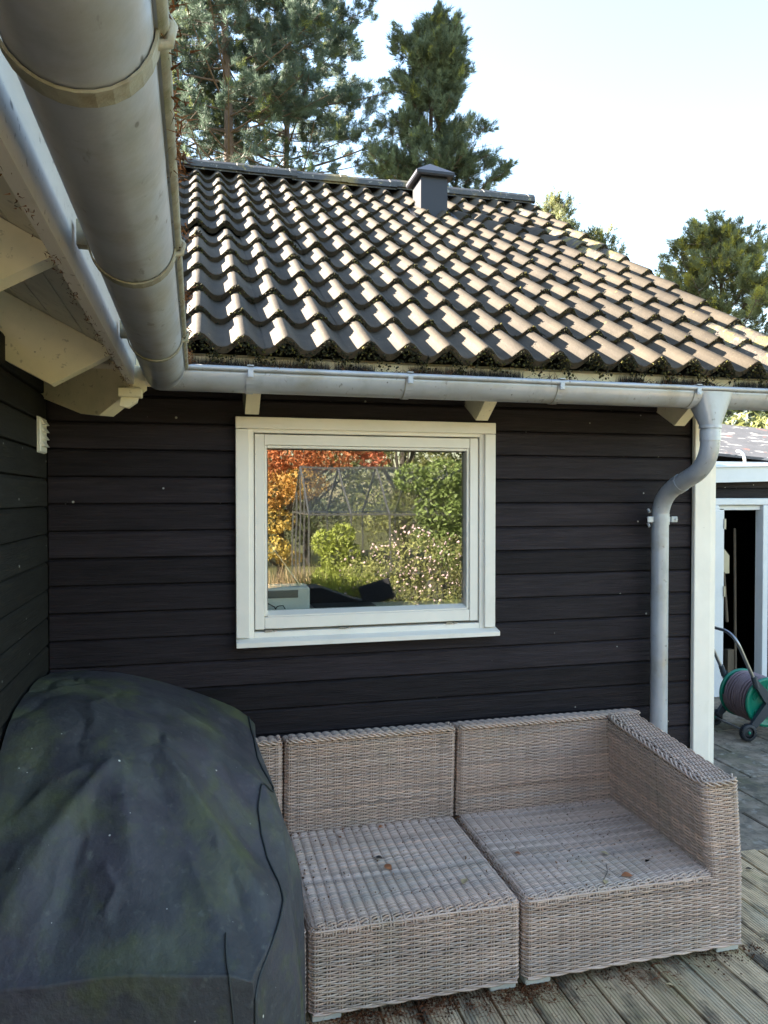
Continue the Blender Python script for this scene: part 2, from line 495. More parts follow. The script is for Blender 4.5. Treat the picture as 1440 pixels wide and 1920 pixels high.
def dupe(o, parent=None, loc=None):
    c = o.copy()
    link(c, parent if parent is not None else o.parent)
    if loc is not None:
        c.location = loc
    return c

RNG = np.random.default_rng(11)
random.seed(5)

# ------------------------------------------------------------------ ground, deck, paving
def grid_sheet(name, x0, x1, y0, y1, z, m):
    b = MB(); b.add([(x0, y0, z), (x1, y0, z), (x1, y1, z), (x0, y1, z)], [(0, 1, 2, 3)])
    return tag(b.build(name, m), kind='structure')
# garden ground as one sheet to the horizon
lawn = grid_sheet('ground', -260, 260, -260, 260, -0.30, MT['lawn'])
grid_sheet('bounce_gravel_yard', -14, 0.9, -13, -3.75, -0.26, MT['bounce_gravel'])  # unseen pale ground, added to bounce warm sun up to the eaves
grid_sheet('bounce_gravel_yard', 0.9, 6.5, -4.95, -4.4, -0.26, MT['bounce_gravel'])  # second added strip, also there for bounced sunlight
deck = MB().box(0.02, 5.2, -4.4, -0.10, -0.28, -0.045).build('deck', MT['earth'])
tag(deck, kind='structure')
PITCH = 0.1215
kx = int((5.15 - 0.62) / PITCH)
proto = {}
for i in range(-4, kx):
    x = 0.724 + i * PITCH
    dz = random.uniform(-0.0015, 0.0015)
    a = (x + 0.003, x + PITCH - 0.003)
    wv = MB()
    prof = [(-.0575, -.026), (-.0575, -.003), (-.0545, 0), (.0545, 0), (.0575, -.003), (.0575, -.026)]
    y_end = -0.115 + random.uniform(-.006, .006)
    if 'm' not in proto:
        wv.prism([(p[0], p[1]) for p in prof], -4.25, 0.0, 1)
        o = wv.build('plank', MT['deck_wood'], deck)
        proto['m'] = o
    else:
        o = dupe(proto['m'], deck)
    o.location = (x + PITCH / 2, y_end, dz)
    o.rotation_euler = (0, random.uniform(-.006, .006), random.uniform(-.0006, .0006))
# flagstone paving beside the gable
pav = MB().box(2.90, 8.2, -0.10, 2.36, -0.29, -0.075).build('paving', MT['earth'])
tag(pav, kind='structure')
yy = -0.085
row = 0
while yy < 2.3:
    d = 0.40
    xx = 2.905 - (0.20 if row % 2 else 0.0)
    while xx < 8.0:
        xa, xb = max(xx, 2.905), min(xx + 0.40, 8.1)
        if xb - xa > 0.1:
            b = MB()
            h = random.uniform(-.006, .004)
            b.box(xa + .003, xb - .003, yy + .003, yy + d - .003, -0.08, -0.03 + h, bev=.006)
            b.build('slab', MT['slab'], pav)
        xx += 0.40
    yy += d
    row += 1

# ------------------------------------------------------------------ the house
house = empty('house', (0, 0, 0))
tag(house, 'black timber house with white window, grey gutters and dark tiled roof', 'house')

# walls: backing + horizontal boards
GW = 2.80        # x of the gable corner
wall = MB()
wall.box(-5.2, 0.66, .024, .10, -.1, 2.25)
wall.box(.66, 1.80, .024, .10, -.1, 1.05)
wall.box(.66, 1.80, .024, .10, 1.925, 2.25)
wall.box(1.80, GW, .024, .10, -.1, 2.25)
wall = wall.build('wall', MT['dark_void'], house)
wl = MB()
wl.box(-.10, -.024, -3.36, 0.024, -.1, 2.12)
wl.box(-5.2, -.10, -3.36, -3.28, -.1, 2.2)  # unseen wing end, set just behind the camera so sun reaches the deck
wl.prism([(-5.3, 2.2), (-.06, 2.2), (-2.4, 3.55)], -3.36, -3.28, 1)
wall_l = wl.build('wall', MT['dark_void'], house)
wg = MB()
wg.box(GW + .03, GW + .09, .02, 4.85, -.1, 2.15)
wg.prism([(0.02, 2.15), (4.85, 2.15), (2.44, 3.72)], GW + .03, GW + .09, 0)
wg.box(-5.2, GW, 4.80, 4.88, -.1, 2.2)
wg.box(-5.2, -5.1, -3.3, 4.88, -.1, 2.2)
wall_g = wg.build('wall', MT['black_wood'], house)

def board_profile(h, c=.0085):
    # (depth towards the outside, z): face, upper chamfer, tongue
    return [(0, 0.0), (0, .003), (.0175, .003), (.020, .0055), (.020, h - c), (.0145, h - .003), (.011, h - .003), (.011, h), (0, h)]
BP = .1033
zb0 = 1.079 - 11 * BP
def board(wallobj, along, a, b, z, m):
    mb = MB()
    pr = board_profile(BP - .001, .0085 if along == 'x' else .0125)
    off = random.uniform(-.0012, .0012)
    if along == 'x':
        mb.prism([(.022 - d - off, z + q) for d, q in pr], a, b, 0)      # (y, z)
    else:
        mb.prism([(-.022 + d + off, z + q) for d, q in pr], a, b, 1)     # (x, z)
    return mb.build('plank', m, wallobj)
for i in range(22):
    z = zb0 + i * BP
    if z > 2.16: break
    if z > 1.04 and z + BP < 1.935:
        board(wall, 'x', .002, .70, z, MT['black_wood'])
        board(wall, 'x', 1.762, 2.752, z, MT['black_wood'])
    elif i in (18, 4):
        j = .335 if i == 18 else 1.9
        board(wall, 'x', .002, j, z, MT['black_wood'])
        board(wall, 'x', j + .002, 2.752, z, MT['black_wood'])
    else:
        board(wall, 'x', .002, 2.752, z, MT['black_wood'])
for i in range(21):
    z = zb0 - .009 + i * BP
    if z > 2.0: break
    board(wall_l, 'y', -3.35, -.003, z, MT['black_wood_dusty'])
# boarding on the gable side
for i in range(20):
    z = zb0 + i * BP
    mb = MB(); mb.prism([(GW + .09 + d, z + q) for d, q in board_profile(BP - .001)], .12, 4.8, 1)
    mb.build('plank', MT['black_wood'], wall_g)
# white corner board
cb = MB()
cb.box(2.756, 2.842, -.026, -.001, -.04, 2.02, bev=.003)
cb.box(2.829, 2.853, -.018, .10, -.04, 2.02, bev=.003)
cb.build('corner_board', MT['white_paint'], house)
cb2 = MB().box(2.855, 2.888, -.001, .098, -.04, 2.02, bev=.003)
cb2.build('corner_board', MT['white_paint'], house)

# ---- window
win = empty('window', (0, 0, 0), house)
tr = MB().box(.686, .738, -.024, .0, 1.066, 1.890, bev=.002); tr.build('trim', MT['white_paint'], win)
tr = MB().box(1.728, 1.776, -.024, .0, 1.066, 1.890, bev=.002); tr.build('trim', MT['white_paint'], win)
tr = MB().box(.686, 1.776, -.026, .0, 1.892, 1.938, bev=.002); tr.build('trim', MT['white_paint'], win)
sl = MB()
sl.prism([(-.052, 1.033), (-.052, 1.050), (-.048, 1.053), (.02, 1.068), (.02, 1.033)], .686, 1.786, 0)
sl.build('sill', MT['white_paint'], win)
fr = MB()
fr.box(.735, .757, -.008, .09, 1.060, 1.898, bev=.002); fr.box(1.709, 1.731, -.008, .09, 1.060, 1.898, bev=.002)
fr.box(.757, 1.709, -.008, .09, 1.877, 1.898, bev=.002); fr.box(.757, 1.709, -.006, .09, 1.060, 1.084, bev=.002)
fr.build('frame', MT['white_paint'], win)
sa = MB()
SX0, SX1, SZ0, SZ1 = .761, 1.704, 1.094, 1.873
GX0, GX1, GZ0, GZ1 = .806, 1.659, 1.162, 1.822
sa.box(SX0, GX0 - .008, -.004, .06, SZ0, SZ1, bev=.002); sa.box(GX1 + .008, SX1, -.004, .06, SZ0, SZ1, bev=.002)
sa.box(GX0 - .007, GX1 + .007, -.0025, .06, GZ1 + .008, SZ1 - .001, bev=.002)
sa.box(GX0 - .007, GX1 + .007, -.0025, .06, SZ0 + .001, GZ0 - .020, bev=.002)
# glazing beads sloping back to the pane
for (x0, x1) in ((GX0 - .007, GX0 + .004), (GX1 - .004, GX1 + .007)):
    sa.box(x0, x1, .004, .05, GZ0 - .018, GZ1 + .008, bev=.002)
sa.box(GX0 + .005, GX1 - .005, .004, .05, GZ1 - .004, GZ1 + .007, bev=.002)
sa.prism([(.0, GZ0 - .019), (.0, GZ0 - .013), (.036, GZ0 + .002), (.05, GZ0 + .002), (.05, GZ0 - .019)], GX0 + .005, GX1 - .005, 0)
sa.build('sash', MT['white_paint'], win)
pn = MB().box(GX0 - .003, GX1 + .003, .034, .038, GZ0 - .005, GZ1 + .004)
pn.build('pane', MT['glass'], win)
gs = MB()
gs.box(GX0 + .005, GX1 - .005, .030, .0335, GZ1 - .009, GZ1 - .005); gs.box(GX0 + .005, GX0 + .009, .030, .0335, GZ0 + .003, GZ1 - .010)
gs.build('gasket', MT['black_plastic'], win)
for x in (.80, 1.10, 1.56):
    h = MB(); h.box(x, x + .028, -.012, -.004, 1.0855, 1.0925); h.box(x + .033, x + .048, -.010, -.004, 1.086, 1.0905)
    h.build('hinge', MT['steel'], win)
# dark room behind the window
rm = MB()
rm.box(.12, .14, .12, 3.0, 0.2, 2.4); rm.box(2.6, 2.62, .12, 3.0, .2, 2.4); rm.box(.12, 2.62, 3.0, 3.02, .2, 2.4)
rm.box(.12, 2.62, .12, 3.0, .18, .2); rm.box(.12, 2.62, .12, 3.0, 2.4, 2.42)
rm.build('room_lining', MT['room'], house)
isl = MB().box(.70, 1.76, .095, .34, 1.110, 1.138); isl.build('inner_sill', MT['white_paint'], house)

# ---- eaves: rafters, soffit boards, fascias
SLP = .53
def sheath(d): return 2.22 - SLP * d
def rafter(y, w=.052):
    b = MB(); b.prism([(-.06, sheath(-.06)), (.312, sheath(.312)), (.312, 2.05), (.290, 2.052), (.121, 1.955), (-.06, 2.052)], y - w / 2, y + w / 2, 1)
    return b.build('rafter', MT['cream_paint'], house)
for y in (-.585, -1.53, -2.5, -3.37): rafter(y)
def rafter_b(x, w=.052):
    b = MB(); b.prism([(.06, 2.24), (-.312, 2.06), (-.312, 2.05), (-.290, 2.045), (-.125, 1.936), (.06, 2.04)], x - w / 2, x + w / 2, 0)
    return b.build('rafter', MT['cream_paint'], house)
for x in (.742, 1.672, 2.60): rafter_b(x)
# valley rafter, running out to the gutter corner at 45 degrees
vb = MB()
def dg(d, side, z): return (d / math.sqrt(2) + side * .707, -d / math.sqrt(2) + side * .707, z)
poly = [(-.03, 2.00), (.235, 1.915), (.33, 1.905), (.50, 1.985), (.50, 2.06), (-.03, 2.26)]
hw = .03
vs = [dg(d, -hw, z) for d, z in poly] + [dg(d, hw, z) for d, z in poly]
n = len(poly)
vb.add(vs, [tuple(range(n)), tuple(range(n, 2 * n))[::-1]] + [(i, n + i, n + (i + 1) % n, (i + 1) % n) for i in range(n)])
vb.build('valley_rafter', MT['cream_paint'], house)
ve = MB()
ve.box(.285, .362, -.39, -.34, 1.955, 1.985, bev=.003)
ve.prism([(.300, 1.990), (.356, 1.990), (.345, 1.94), (.318, 1.92), (.290, 1.925)], -.372, -.34, 1)
ve.build('fascia_end', MT['cream_paint'], house)
# soffit boards (underside of the roof)
sofl = MB().box(0, 0.01, -3.3, .3, 2.34, 2.35).build('soffit', MT['soffit_paint'], house)
for k, (a, b2) in enumerate(((-.055, .030), (.034, .118), (.122, .212), (.216, .314))):
    mb = MB(); mb.prism([(a, sheath(a) + .002), (b2, sheath(b2) + .002), (b2, sheath(b2) + .018), (a, sheath(a) + .018)], -3.4, .12, 1)
    mb.build('board', MT['soffit_paint'], sofl)
    mb = MB(); mb.prism([(-a, 2.24 - .6 * a + .004), (-b2, 2.24 - .6 * b2 + .004), (-b2, 2.24 - .6 * b2 + .02), (-a, 2.24 - .6 * a + .02)], .05, 3.0, 0)
    mb.build('board', MT['soffit_paint'], sofl)
fa = MB()
fa.prism([(.315, 2.000), (.337, 1.998), (.337, 2.125), (.315, 2.13)], -3.4, -.335, 1)
fa.build('fascia', MT['fascia_paint'], house)
fa = MB()
fa.prism([(-.315, 2.000), (-.337, 1.998), (-.337, 2.108), (-.315, 2.122)], .34, 3.0, 0)
fa.build('fascia', MT['cream_paint'], house)

# ---- gutters: half-round with a rolled bead, mitred at the inner corner
GR, GZC = .068, 2.052
GXL, GYB = .432, -.352
def gprof(R=GR, zc=GZC):
    pts = []
    for k in range(15):
        a = math.pi * k / 14
        pts.append((-math.cos(a) * R, zc - math.sin(a) * R - (.012 if False else 0)))
    pts[0] = (-R, zc + .014)
    return pts                       # from the back lip round to the front lip
def bead(R=GR):
    return [(R + .002 + .0095 * math.cos(a), GZC + .004 + .0095 * math.sin(a)) for a in [2 * math.pi * k / 10 for k in range(10)]]
def gutter_mesh(prof, closed):
    """path: left run along y, used twice: returns functions of the path ends"""
    return prof
def left_run(b, prof, y0, closed, thick=0):
    # outward is +x; mitre at the corner where y = GYB - (x - GXL)
    ring0 = lambda: [(GXL + d, y0, z) for d, z in prof]
    ring1 = lambda: [(GXL + d, GYB - d, z) for d, z in prof]
    b.sweep(lambda s: ring0() if s == 0 else ring1(), [0, 1], closed)
def back_run(b, prof, x1, closed):
    ring0 = lambda: [(GXL + d, GYB - d, z) for d, z in prof]
    ring1 = lambda: [(x1, GYB - d, z) for d, z in prof]
    b.sweep(lambda s: ring0() if s == 0 else ring1(), [0, 1], closed)
def shell(R, t):
    o = gprof(R); i = gprof(R - t)[::-1]
    return o + i
g1 = MB(); left_run(g1, shell(GR, .002), -3.42, True); left_run(g1, bead(), -3.42, True)
gut_l = g1.build('gutter', MT['zinc'], house)
g2 = MB(); back_run(g2, shell(GR, .002), 3.12, True); back_run(g2, bead(), 3.12, True)
g2.add([(3.12, GYB - d, z) for d, z in gprof()], [tuple(range(15))])
gut_b = g2.build('gutter', MT['zinc'], house)
# moss and needles on the bead of the left run
rb = MB(); left_run(rb, [(GR + .0022 + .0105 * math.cos(a), GZC + .0042 + .0105 * math.sin(a)) for a in [-1.5 + 3.9 * k / 8 for k in range(9)]], -3.42, False)
rb.build('bead_cover', MT['zinc_mossy'], gut_l)
def strap_l(y, wd, R, m):
    b = MB()
    pr = shell(R, .003)
    b.sweep(lambda s: [(GXL + d, y + s, z) for d, z in pr], [-wd / 2, wd / 2], True, smooth=False)
    for s in (-1, 1):
        b.add([(GXL + d, y + s * wd / 2, z) for d, z in pr], [(i, i + 1, 28 - i, 29 - i) for i in range(14)])
    b.tube([(GXL + GR - .004, y, GZC - .014), (GXL + GR + .012, y, GZC - .010), (GXL + GR + .015, y, GZC + .006), (GXL + GR + .008, y, GZC + .017), (GXL + GR - .012, y, GZC + .019)], .0055, 6)
    b.box(GXL - GR - .02, GXL - GR - .002, y - wd / 2, y + wd / 2, GZC - .012, GZC + .03)
    return b.build('bracket', m, gut_l)
for y in (-2.27, -1.655, -.925, -3.0): strap_l(y, .026, GR + .0045, MT['zinc_mossy'])
b = MB(); pr = shell(GR + .003, .0015)
b.sweep(lambda s: [(GXL + d, -.475 + s - d * .05, z) for d, z in pr], [-.012, .0], True, smooth=False)
b.build('joint', MT['zinc'], gut_l)
for x in (.716, 1.280, 1.8755, 2.470):
    b = MB(); pr = shell(GR + .003, .003)
    b.sweep(lambda s: [(x + s, GYB - d, z) for d, z in pr], [-.013, .013], True, smooth=False)
    for s in (-1, 1):
        b.add([(x + s * .013, GYB - d, z) for d, z in pr], [(i, i + 1, 28 - i, 29 - i) for i in range(14)])
    yo = GYB - GR
    b.box(x - .010, x + .010, yo - .0135, yo - .009, GZC - .026, GZC + .004, bev=.002)
    b.box(x - .011, x + .011, yo - .0135, yo + .03, GZC + .0145, GZC + .0175)
    b.tube([(x, yo - .012, GZC - .018), (x, yo - .0155, GZC - .018)], .005, 8)
    b.build('bracket', MT['zinc'], gut_b)
# joint line of the gutter lengths
for x in (1.270, 1.866, 2.461):
    b = MB(); pr = shell(GR + .0018, .0012)
    b.sweep(lambda s: [(x + s, GYB - d, z) for d, z in pr], [-.006, .0], True, smooth=False)
    b.build('seam', MT['zinc_mossy'], gut_b)

# ---- downpipe with funnel, strainer and clamp
dp = empty('downpipe', (0, 0, 0), house)
PX, PYT = 2.556, -.385
pr = .0378
b = MB()
path = [(PX, PYT, 1.93), (PX, PYT, 1.86)]
c1 = [(PX, PYT, 1.86), (PX, PYT, 1.775), (2.552, -.31, 1.735)]
def bez(p, q, r, n=7):
    p, q, r = Vector(p), Vector(q), Vector(r)
    return [p * (1 - t) ** 2 + q * 2 * t * (1 - t) + r * t * t for t in [k / n for k in range(n + 1)]]
path = [Vector((PX, PYT, 1.935))] + bez((PX, PYT, 1.855), (PX, PYT, 1.765), (2.553, -.300, 1.72), 8) + \
       bez((2.548, -.165, 1.665), (2.545, -.068, 1.62), (2.545, -.068, 1.525), 8) + [Vector((2.545, -.068, 1.0)), Vector((2.545, -.068, .0))]
b.tube(path, pr, 22)
b.build('pipe', MT['zinc'], dp)
for (p, q, rr) in (((PX, PYT, 1.850), (PX, PYT, 1.895), pr + .0025), ((2.5485, -.178, 1.6705), (2.550, -.214, 1.6855), pr + .0022), ((2.545, -.068, 1.50), (2.545, -.068, 1.548), pr + .0025)):
    MB().tube([p, q], rr, 22).build('collar', MT['zinc'], dp)
b = MB()
def funnel(s):
    k = 24
    z = 2.045 - s * .135
    wx, wy = (.085 * (1 - s) + (pr + .003) * s), (.070 * (1 - s) + (pr + .003) * s)
    xc = 2.566 * (1 - s) + PX * s
    yc = (GYB - .006) * (1 - s) + PYT * s
    pw = 2.0 + 2.2 * (1 - s)
    return [(xc + wx * math.copysign(abs(math.cos(a)) ** (2 / pw), math.cos(a)), yc + wy * math.copysign(abs(math.sin(a)) ** (2 / pw), math.sin(a)), z) for a in [2 * math.pi * i / k for i in range(k)]]
b.sweep(funnel, [0, .25, .5, .75, 1.0], True)
b.tube([(PX, PYT, 1.913), (PX, PYT, 1.900)], pr + .005, 22)
b.build('funnel', MT['zinc'], dp)
b = MB()
for k in range(9):
    a = math.pi * k / 9
    b.tube([(2.556 + math.cos(a) * .055 * math.cos(t), GYB + math.sin(a) * .055 * math.cos(t), 2.035 + .058 * math.sin(t)) for t in [math.pi * j / 10 for j in range(11)]], .0016, 4)
for h in (.25, .6, .95):
    b.tube([(2.556 + .055 * math.cos(h) * math.cos(t), GYB + .055 * math.cos(h) * math.sin(t), 2.035 + .058 * math.sin(h)) for t in [2 * math.pi * j / 16 for j in range(17)]], .0016, 4)
b.build('strainer', MT['black_plastic'], dp)
b = MB()
b.tube([(2.545, -.068, 1.512), (2.545, -.068, 1.535)], pr + .0055, 22)
b.box(2.590, 2.622, -.088, -.082, 1.510, 1.537, bev=.003); b.box(2.470, 2.500, -.088, -.082, 1.510, 1.537, bev=.003)
b.box(2.538, 2.552, -.02, .0, 1.515, 1.532)
b.tube([(2.612, -.094, 1.5235), (2.612, -.075, 1.5235)], .006, 8)
for z in (1.492, 1.520, 1.555): b.tube([(2.484, -.080, z), (2.484, -.068, z + .014)], .006, 7)
b.build('clamp', MT['zinc'], dp)

# ---- roof
RA = rad(31.9)
EY, EZ = -.388, 2.088          # lower edge of the tiles
GAUGE, TW, TL, TH = .281, .292, .335, .026
Rm = Matrix.Rotation(RA, 4, 'X')
RY = 2.43                       # ridge
RZ = EZ + (RY - EY) * math.tan(RA)
def valley_x(y): return .42 - (y - EY) * math.tan(RA) / math.tan(math.atan(SLP))
ro = MB()
# underlay of the front slope, rear slope, left wing slopes
def rz(y): return EZ - .028 + (y - EY) * math.tan(RA)
ro.add([(.42, EY + .09, rz(EY + .09)), (3.06, EY + .09, rz(EY + .09)), (3.06, RY, rz(RY)), (valley_x(RY), RY, rz(RY))], [(0, 1, 2, 3)])
ro.add([(-5.2, RY, rz(RY)), (3.06, RY, rz(RY)), (3.06, 5.25, rz(EY + .05)), (-5.2, 5.25, rz(EY + .05))], [(0, 1, 2, 3)])
ro.add([(-5.4, -3.4, 2.15), (-2.4, -3.4, 3.68), (-2.4, 2.6, 3.68), (-5.4, 2.6, 2.15)], [(0, 1, 2, 3)])
roof = ro.build('roof', MT['dark_void'], house)
# tile
def tile_mesh(m):
    NX = 20
    def hump(t):
        t = t % 1.0
        return .047 * (0.5 - 0.5 * math.cos(2 * math.pi * t)) ** 1.25
    V, F, S = [], [], []
    xs = [TW * i / NX for i in range(NX + 1)]
    def lift(s): return TH * (1 - s / GAUGE)
    rows = [0.0, .006, TL]
    def top(i, s):
        d = .0035 if s == 0.0 else 0.0
        return (xs[i], s, hump(xs[i] / (TW / 2)) + TH + lift(s) - d)
    base = 0
    for s in rows:
        for i in range(NX + 1): V.append(top(i, s))
    for r in range(2):
        for i in range(NX):
            a = r * (NX + 1) + i
            F.append((a, a + 1, a + NX + 2, a + NX + 1)); S.append(True)
    b0 = len(V)
    for i in range(NX + 1): V.append((xs[i], 0.0, hump(xs[i] / (TW / 2)) + TH + lift(0) - .0035))
    for i in range(NX + 1): V.append((xs[i], 0.003, hump(xs[i] / (TW / 2)) + lift(0) - .003))
    for i in range(NX):
        F.append((b0 + i + NX + 1, b0 + i + NX + 2, b0 + i + 1, b0 + i)); S.append(False)
    b1 = len(V)
    for s in (0.003, TL):
        for i in range(NX + 1): V.append((xs[i], s, hump(xs[i] / (TW / 2)) + lift(s) - .003))
    for i in range(NX):
        F.append((b1 + i, b1 + NX + 1 + i, b1 + NX + 2 + i, b1 + i + 1)); S.append(True)
    for e in (0, NX):
        F.append((e, 2 * (NX + 1) + e, b1 + NX + 1 + e, b1 + e)); S.append(False)
    me = bpy.data.meshes.new('tile')
    me.from_pydata(V, [], F)
    me.polygons.foreach_set('use_smooth', S)
    me.materials.append(m)
    me.update()
    return me
tmesh = tile_mesh(MT['tile'])
tmesh_l = tile_mesh(MT['tile_lichen'])
TX0 = .475
rt = random.Random(3)
tile_spots = []
lifted = {(5, 0): .016, (5, 1): .014, (4, 2): .014, (4, 1): .010, (4, 3): .012, (9, 6): .014, (9, 5): .010, (8, 7): .012, (8, 8): .010, (7, 8): .012}
for r in range(12):
    s0 = r * GAUGE
    yc = EY + (s0 + .14) * math.cos(RA)
    for c in range(-12, 9):
        x = TX0 + c * TW
        if x + TW < valley_x(yc) + .05: continue
        if x < .30 and r == 0: continue
        verge = (c == 8)
        o = bpy.data.objects.new('tile', tmesh_l if (verge and rt.random() < .6) else tmesh)
        link(o, roof)
        ex = lifted.get((r, c), 0)
        tilt = rt.gauss(0, .006)
        nl = rt.uniform(-.001, .002)
        loc = Vector((x + .0015 + rt.uniform(-.0015, .0015), EY + s0 * math.cos(RA), EZ + s0 * math.sin(RA)))
        s_j = rt.uniform(-.004, .004)
        loc += Vector((0, math.cos(RA) * s_j - math.sin(RA) * (nl), math.sin(RA) * s_j + math.cos(RA) * nl))
        loc += Vector((0, -math.sin(RA) * -ex * .3, math.cos(RA) * -ex * .3))
        o.location = loc
        o.rotation_euler = (RA + tilt + ex * -1.5, rt.gauss(0, .004), rt.gauss(0, .003))
        tile_spots.append((x, r))
# left wing and rear slope tiles, joined (barely seen)
def wave_sheet(nx, ns, fx):
    V = []; F = []
    for j in range(ns + 1):
        for i in range(nx + 1):
            V.append(fx(i / nx, j / ns))
    for j in range(ns):
        for i in range(nx):
            a = j * (nx + 1) + i
            F.append((a, a + 1, a + nx + 2, a + nx + 1))
    return V, F
def hmp(t): return .047 * (0.5 - 0.5 * math.cos(2 * math.pi * t)) ** 1.25
LA = math.atan(SLP)
b = MB()
for r in range(10):
    def fl(u, v, r=r):
        y = -3.4 + u * 3.9 if r < 2 else -3.4 + u * (3.0 + (r + .5) * .28 * math.cos(LA) * SLP / math.tan(RA))
        d = (r + v * 1.1) * .30
        z = 2.12 + d * math.sin(LA) + (hmp(y / .146) + TH * (2 - v)) * math.cos(LA)
        return (.42 - d * math.cos(LA), min(y, EY + d * math.cos(LA) * SLP / math.tan(RA)), z)
    V, F = wave_sheet(200, 1, fl)
    b.add(V, F, True)
tag(b.build('tile_field', MT['tile'], roof), kind='stuff')
b = MB()
for r in range(12):
    def fl(u, v, r=r):
        x = -5.2 + u * 8.25
        d = (r + v * 1.1) * .281
        return (x, 5.27 - d * math.cos(RA), EZ + d * math.sin(RA) + (hmp(x / .146) + TH * (2 - v)) * math.cos(RA))
    V, F = wave_sheet(200, 1, fl)
    b.add(V, F, True)
tag(b.build('tile_field', MT['tile'], roof), kind='stuff')
# ridge tiles
def ridge_mesh():
    b = MB()
    k = 9
    def ring(x, s):
        return [(x, s * .118 * math.cos(a), -.022 + s * .082 * max(0, math.sin(a)) ** .8) for a in [math.pi * i / (k - 1) for i in range(k)]]
    def ring2(x, s): return [(p[0], p[1] * .9, p[2] - .014) for p in ring(x, s)]
    L = .40
    b.sweep(lambda i: [ring(0, 1.03), ring(.05, 1.03), ring(.052, 1.0), ring(L, .97)][i], [0, 1, 2, 3], False, smooth=False)
    b.sweep(lambda i: [ring2(0, 1.0), ring2(L, .97)][i], [0, 1], False, smooth=False)
    r1, r2 = ring(0, 1.03), ring2(0, 1.0)
    b.add(r1 + r2, [(i, i + 1, k + i + 1, k + i) for i in range(k - 1)])
    return b
rt0 = ridge_mesh().build('ridge_tile', MT['ridge'], roof)
RIDGEZ = RZ + .072
xr = 3.07
first = True
while xr > -3.2:
    o = rt0 if first else dupe(rt0, roof)
    first = False
    o.location = (xr, RY, RIDGEZ + rt.uniform(-.004, .004))
    o.rotation_euler = (rt.gauss(0, .02), rt.gauss(0, .008) , math.pi + rt.gauss(0, .008))
    xr -= .366
b = MB(); b.box(-3.2, 3.03, RY - .035, RY + .035, RZ - .12, RZ + .03); b.build('ridge_batten', MT['dark_void'], roof)
# verge boards
b = MB()
for sgn, y1 in ((1, RY), ):
    b.prism([(EY + .03, EZ - .16), (EY + .03, EZ - .02), (RY, RZ - .02), (5.25, EZ - .02), (5.25, EZ - .16), (RY, RZ - .16)], 3.035, 3.06, 0)
b.build('barge_board', MT['black_wood'], roof)
# roof vent
rv = empty('roof_vent', (0, 0, 0), house)
VX, VY = 2.092, 1.90
def rzs(y): return EZ + (y - EY) * math.tan(RA) + .03
b = MB()
b.add([(VX - .093, VY - .095, rzs(VY - .095) - .05), (VX + .093, VY - .095, rzs(VY - .095) - .05), (VX + .093, VY + .095, rzs(VY + .095) - .05), (VX - .093, VY + .095, rzs(VY + .095) - .05),
       (VX - .093, VY - .095, 3.785), (VX + .093, VY - .095, 3.785), (VX + .093, VY + .095, 3.785), (VX - .093, VY + .095, 3.785)],
      [(0, 1, 5, 4), (1, 2, 6, 5), (2, 3, 7, 6), (3, 0, 4, 7), (4, 5, 6, 7)])
b.build('vent_body', MT['vent_metal'], rv)
b = MB()
q = .132
lv = [(-q, -q), (q, -q), (q, q), (-q, q)]
b.add([(VX + x * .95, VY + y * .95, 3.765) for x, y in lv] + [(VX + x, VY + y, 3.775) for x, y in lv] + [(VX + x, VY + y, 3.793) for x, y in lv] + [(VX, VY, 3.895)],
      [(3, 2, 1, 0)] + [(i, (i + 1) % 4, 4 + (i + 1) % 4, 4 + i) for i in range(4)] + [(4 + i, 4 + (i + 1) % 4, 8 + (i + 1) % 4, 8 + i) for i in range(4)] + [(8 + i, 8 + (i + 1) % 4, 12) for i in range(4)])
b.build('vent_cap', MT['vent_metal'], rv)
b = MB()
b.add([(VX - .16, VY - .19, rzs(VY - .19) + .028), (VX + .17, VY - .19, rzs(VY - .19) + .028), (VX + .17, VY + .16, rzs(VY + .16) + .022), (VX - .16, VY + .16, rzs(VY + .16) + .022)], [(0, 1, 2, 3)])
b.build('flashing', MT['vent_metal'], rv)

# bird comb, moss at the tile ends, needle litter in the gutter
def blades(P, D, L, Wd):
    """thin triangles from P along D"""
    n = len(P)
    r = RNG.normal(size=(n, 3)); s = np.cross(D, r); s /= np.linalg.norm(s, axis=1, keepdims=True) + 1e-9
    V = np.stack([P - s * Wd[:, None] / 2, P + s * Wd[:, None] / 2, P + D * L[:, None]], 1).reshape(-1, 3)
    F = np.arange(3 * n).reshape(n, 3)
    return V, F
n = 9000
P = np.stack([RNG.uniform(.44, 3.08, n), np.full(n, GYB + .002) + RNG.normal(0, .008, n), np.full(n, GZC - .002)], 1)
D = np.stack([RNG.normal(0, .16, n), RNG.normal(.05, .2, n), np.ones(n)], 1); D /= np.linalg.norm(D, axis=1, keepdims=True)
keep = np.sin(P[:, 0] * 9) + np.sin(P[:, 0] * 23 + 1) > -1.25 + np.where(P[:, 0] > 1.75, .75 + 1.6 * (np.sin(P[:, 0] * 4.1) > -.2), 0) + np.where((P[:, 0] > 1.0) & (P[:, 0] < 1.28), .9, 0)
V, F = blades(P[keep], D[keep], RNG.uniform(.040, .068, keep.sum()), np.full(keep.sum(), .0032))
tag(nobj('bird_comb', V, F, MT['bristle'], roof), kind='stuff')
n = 2600
cl = RNG.choice([.47, .52, .80, .87, 1.06, 1.30, 1.36, 1.41, 1.9, 2.25, 2.32, 2.5], n)
P = np.stack([cl + RNG.normal(0, .06, n), GYB + RNG.normal(-.012, .022, n), GZC + .004 + RNG.uniform(-.01, .018, n)], 1)
P[:, 0] = np.maximum(P[:, 0], .44)
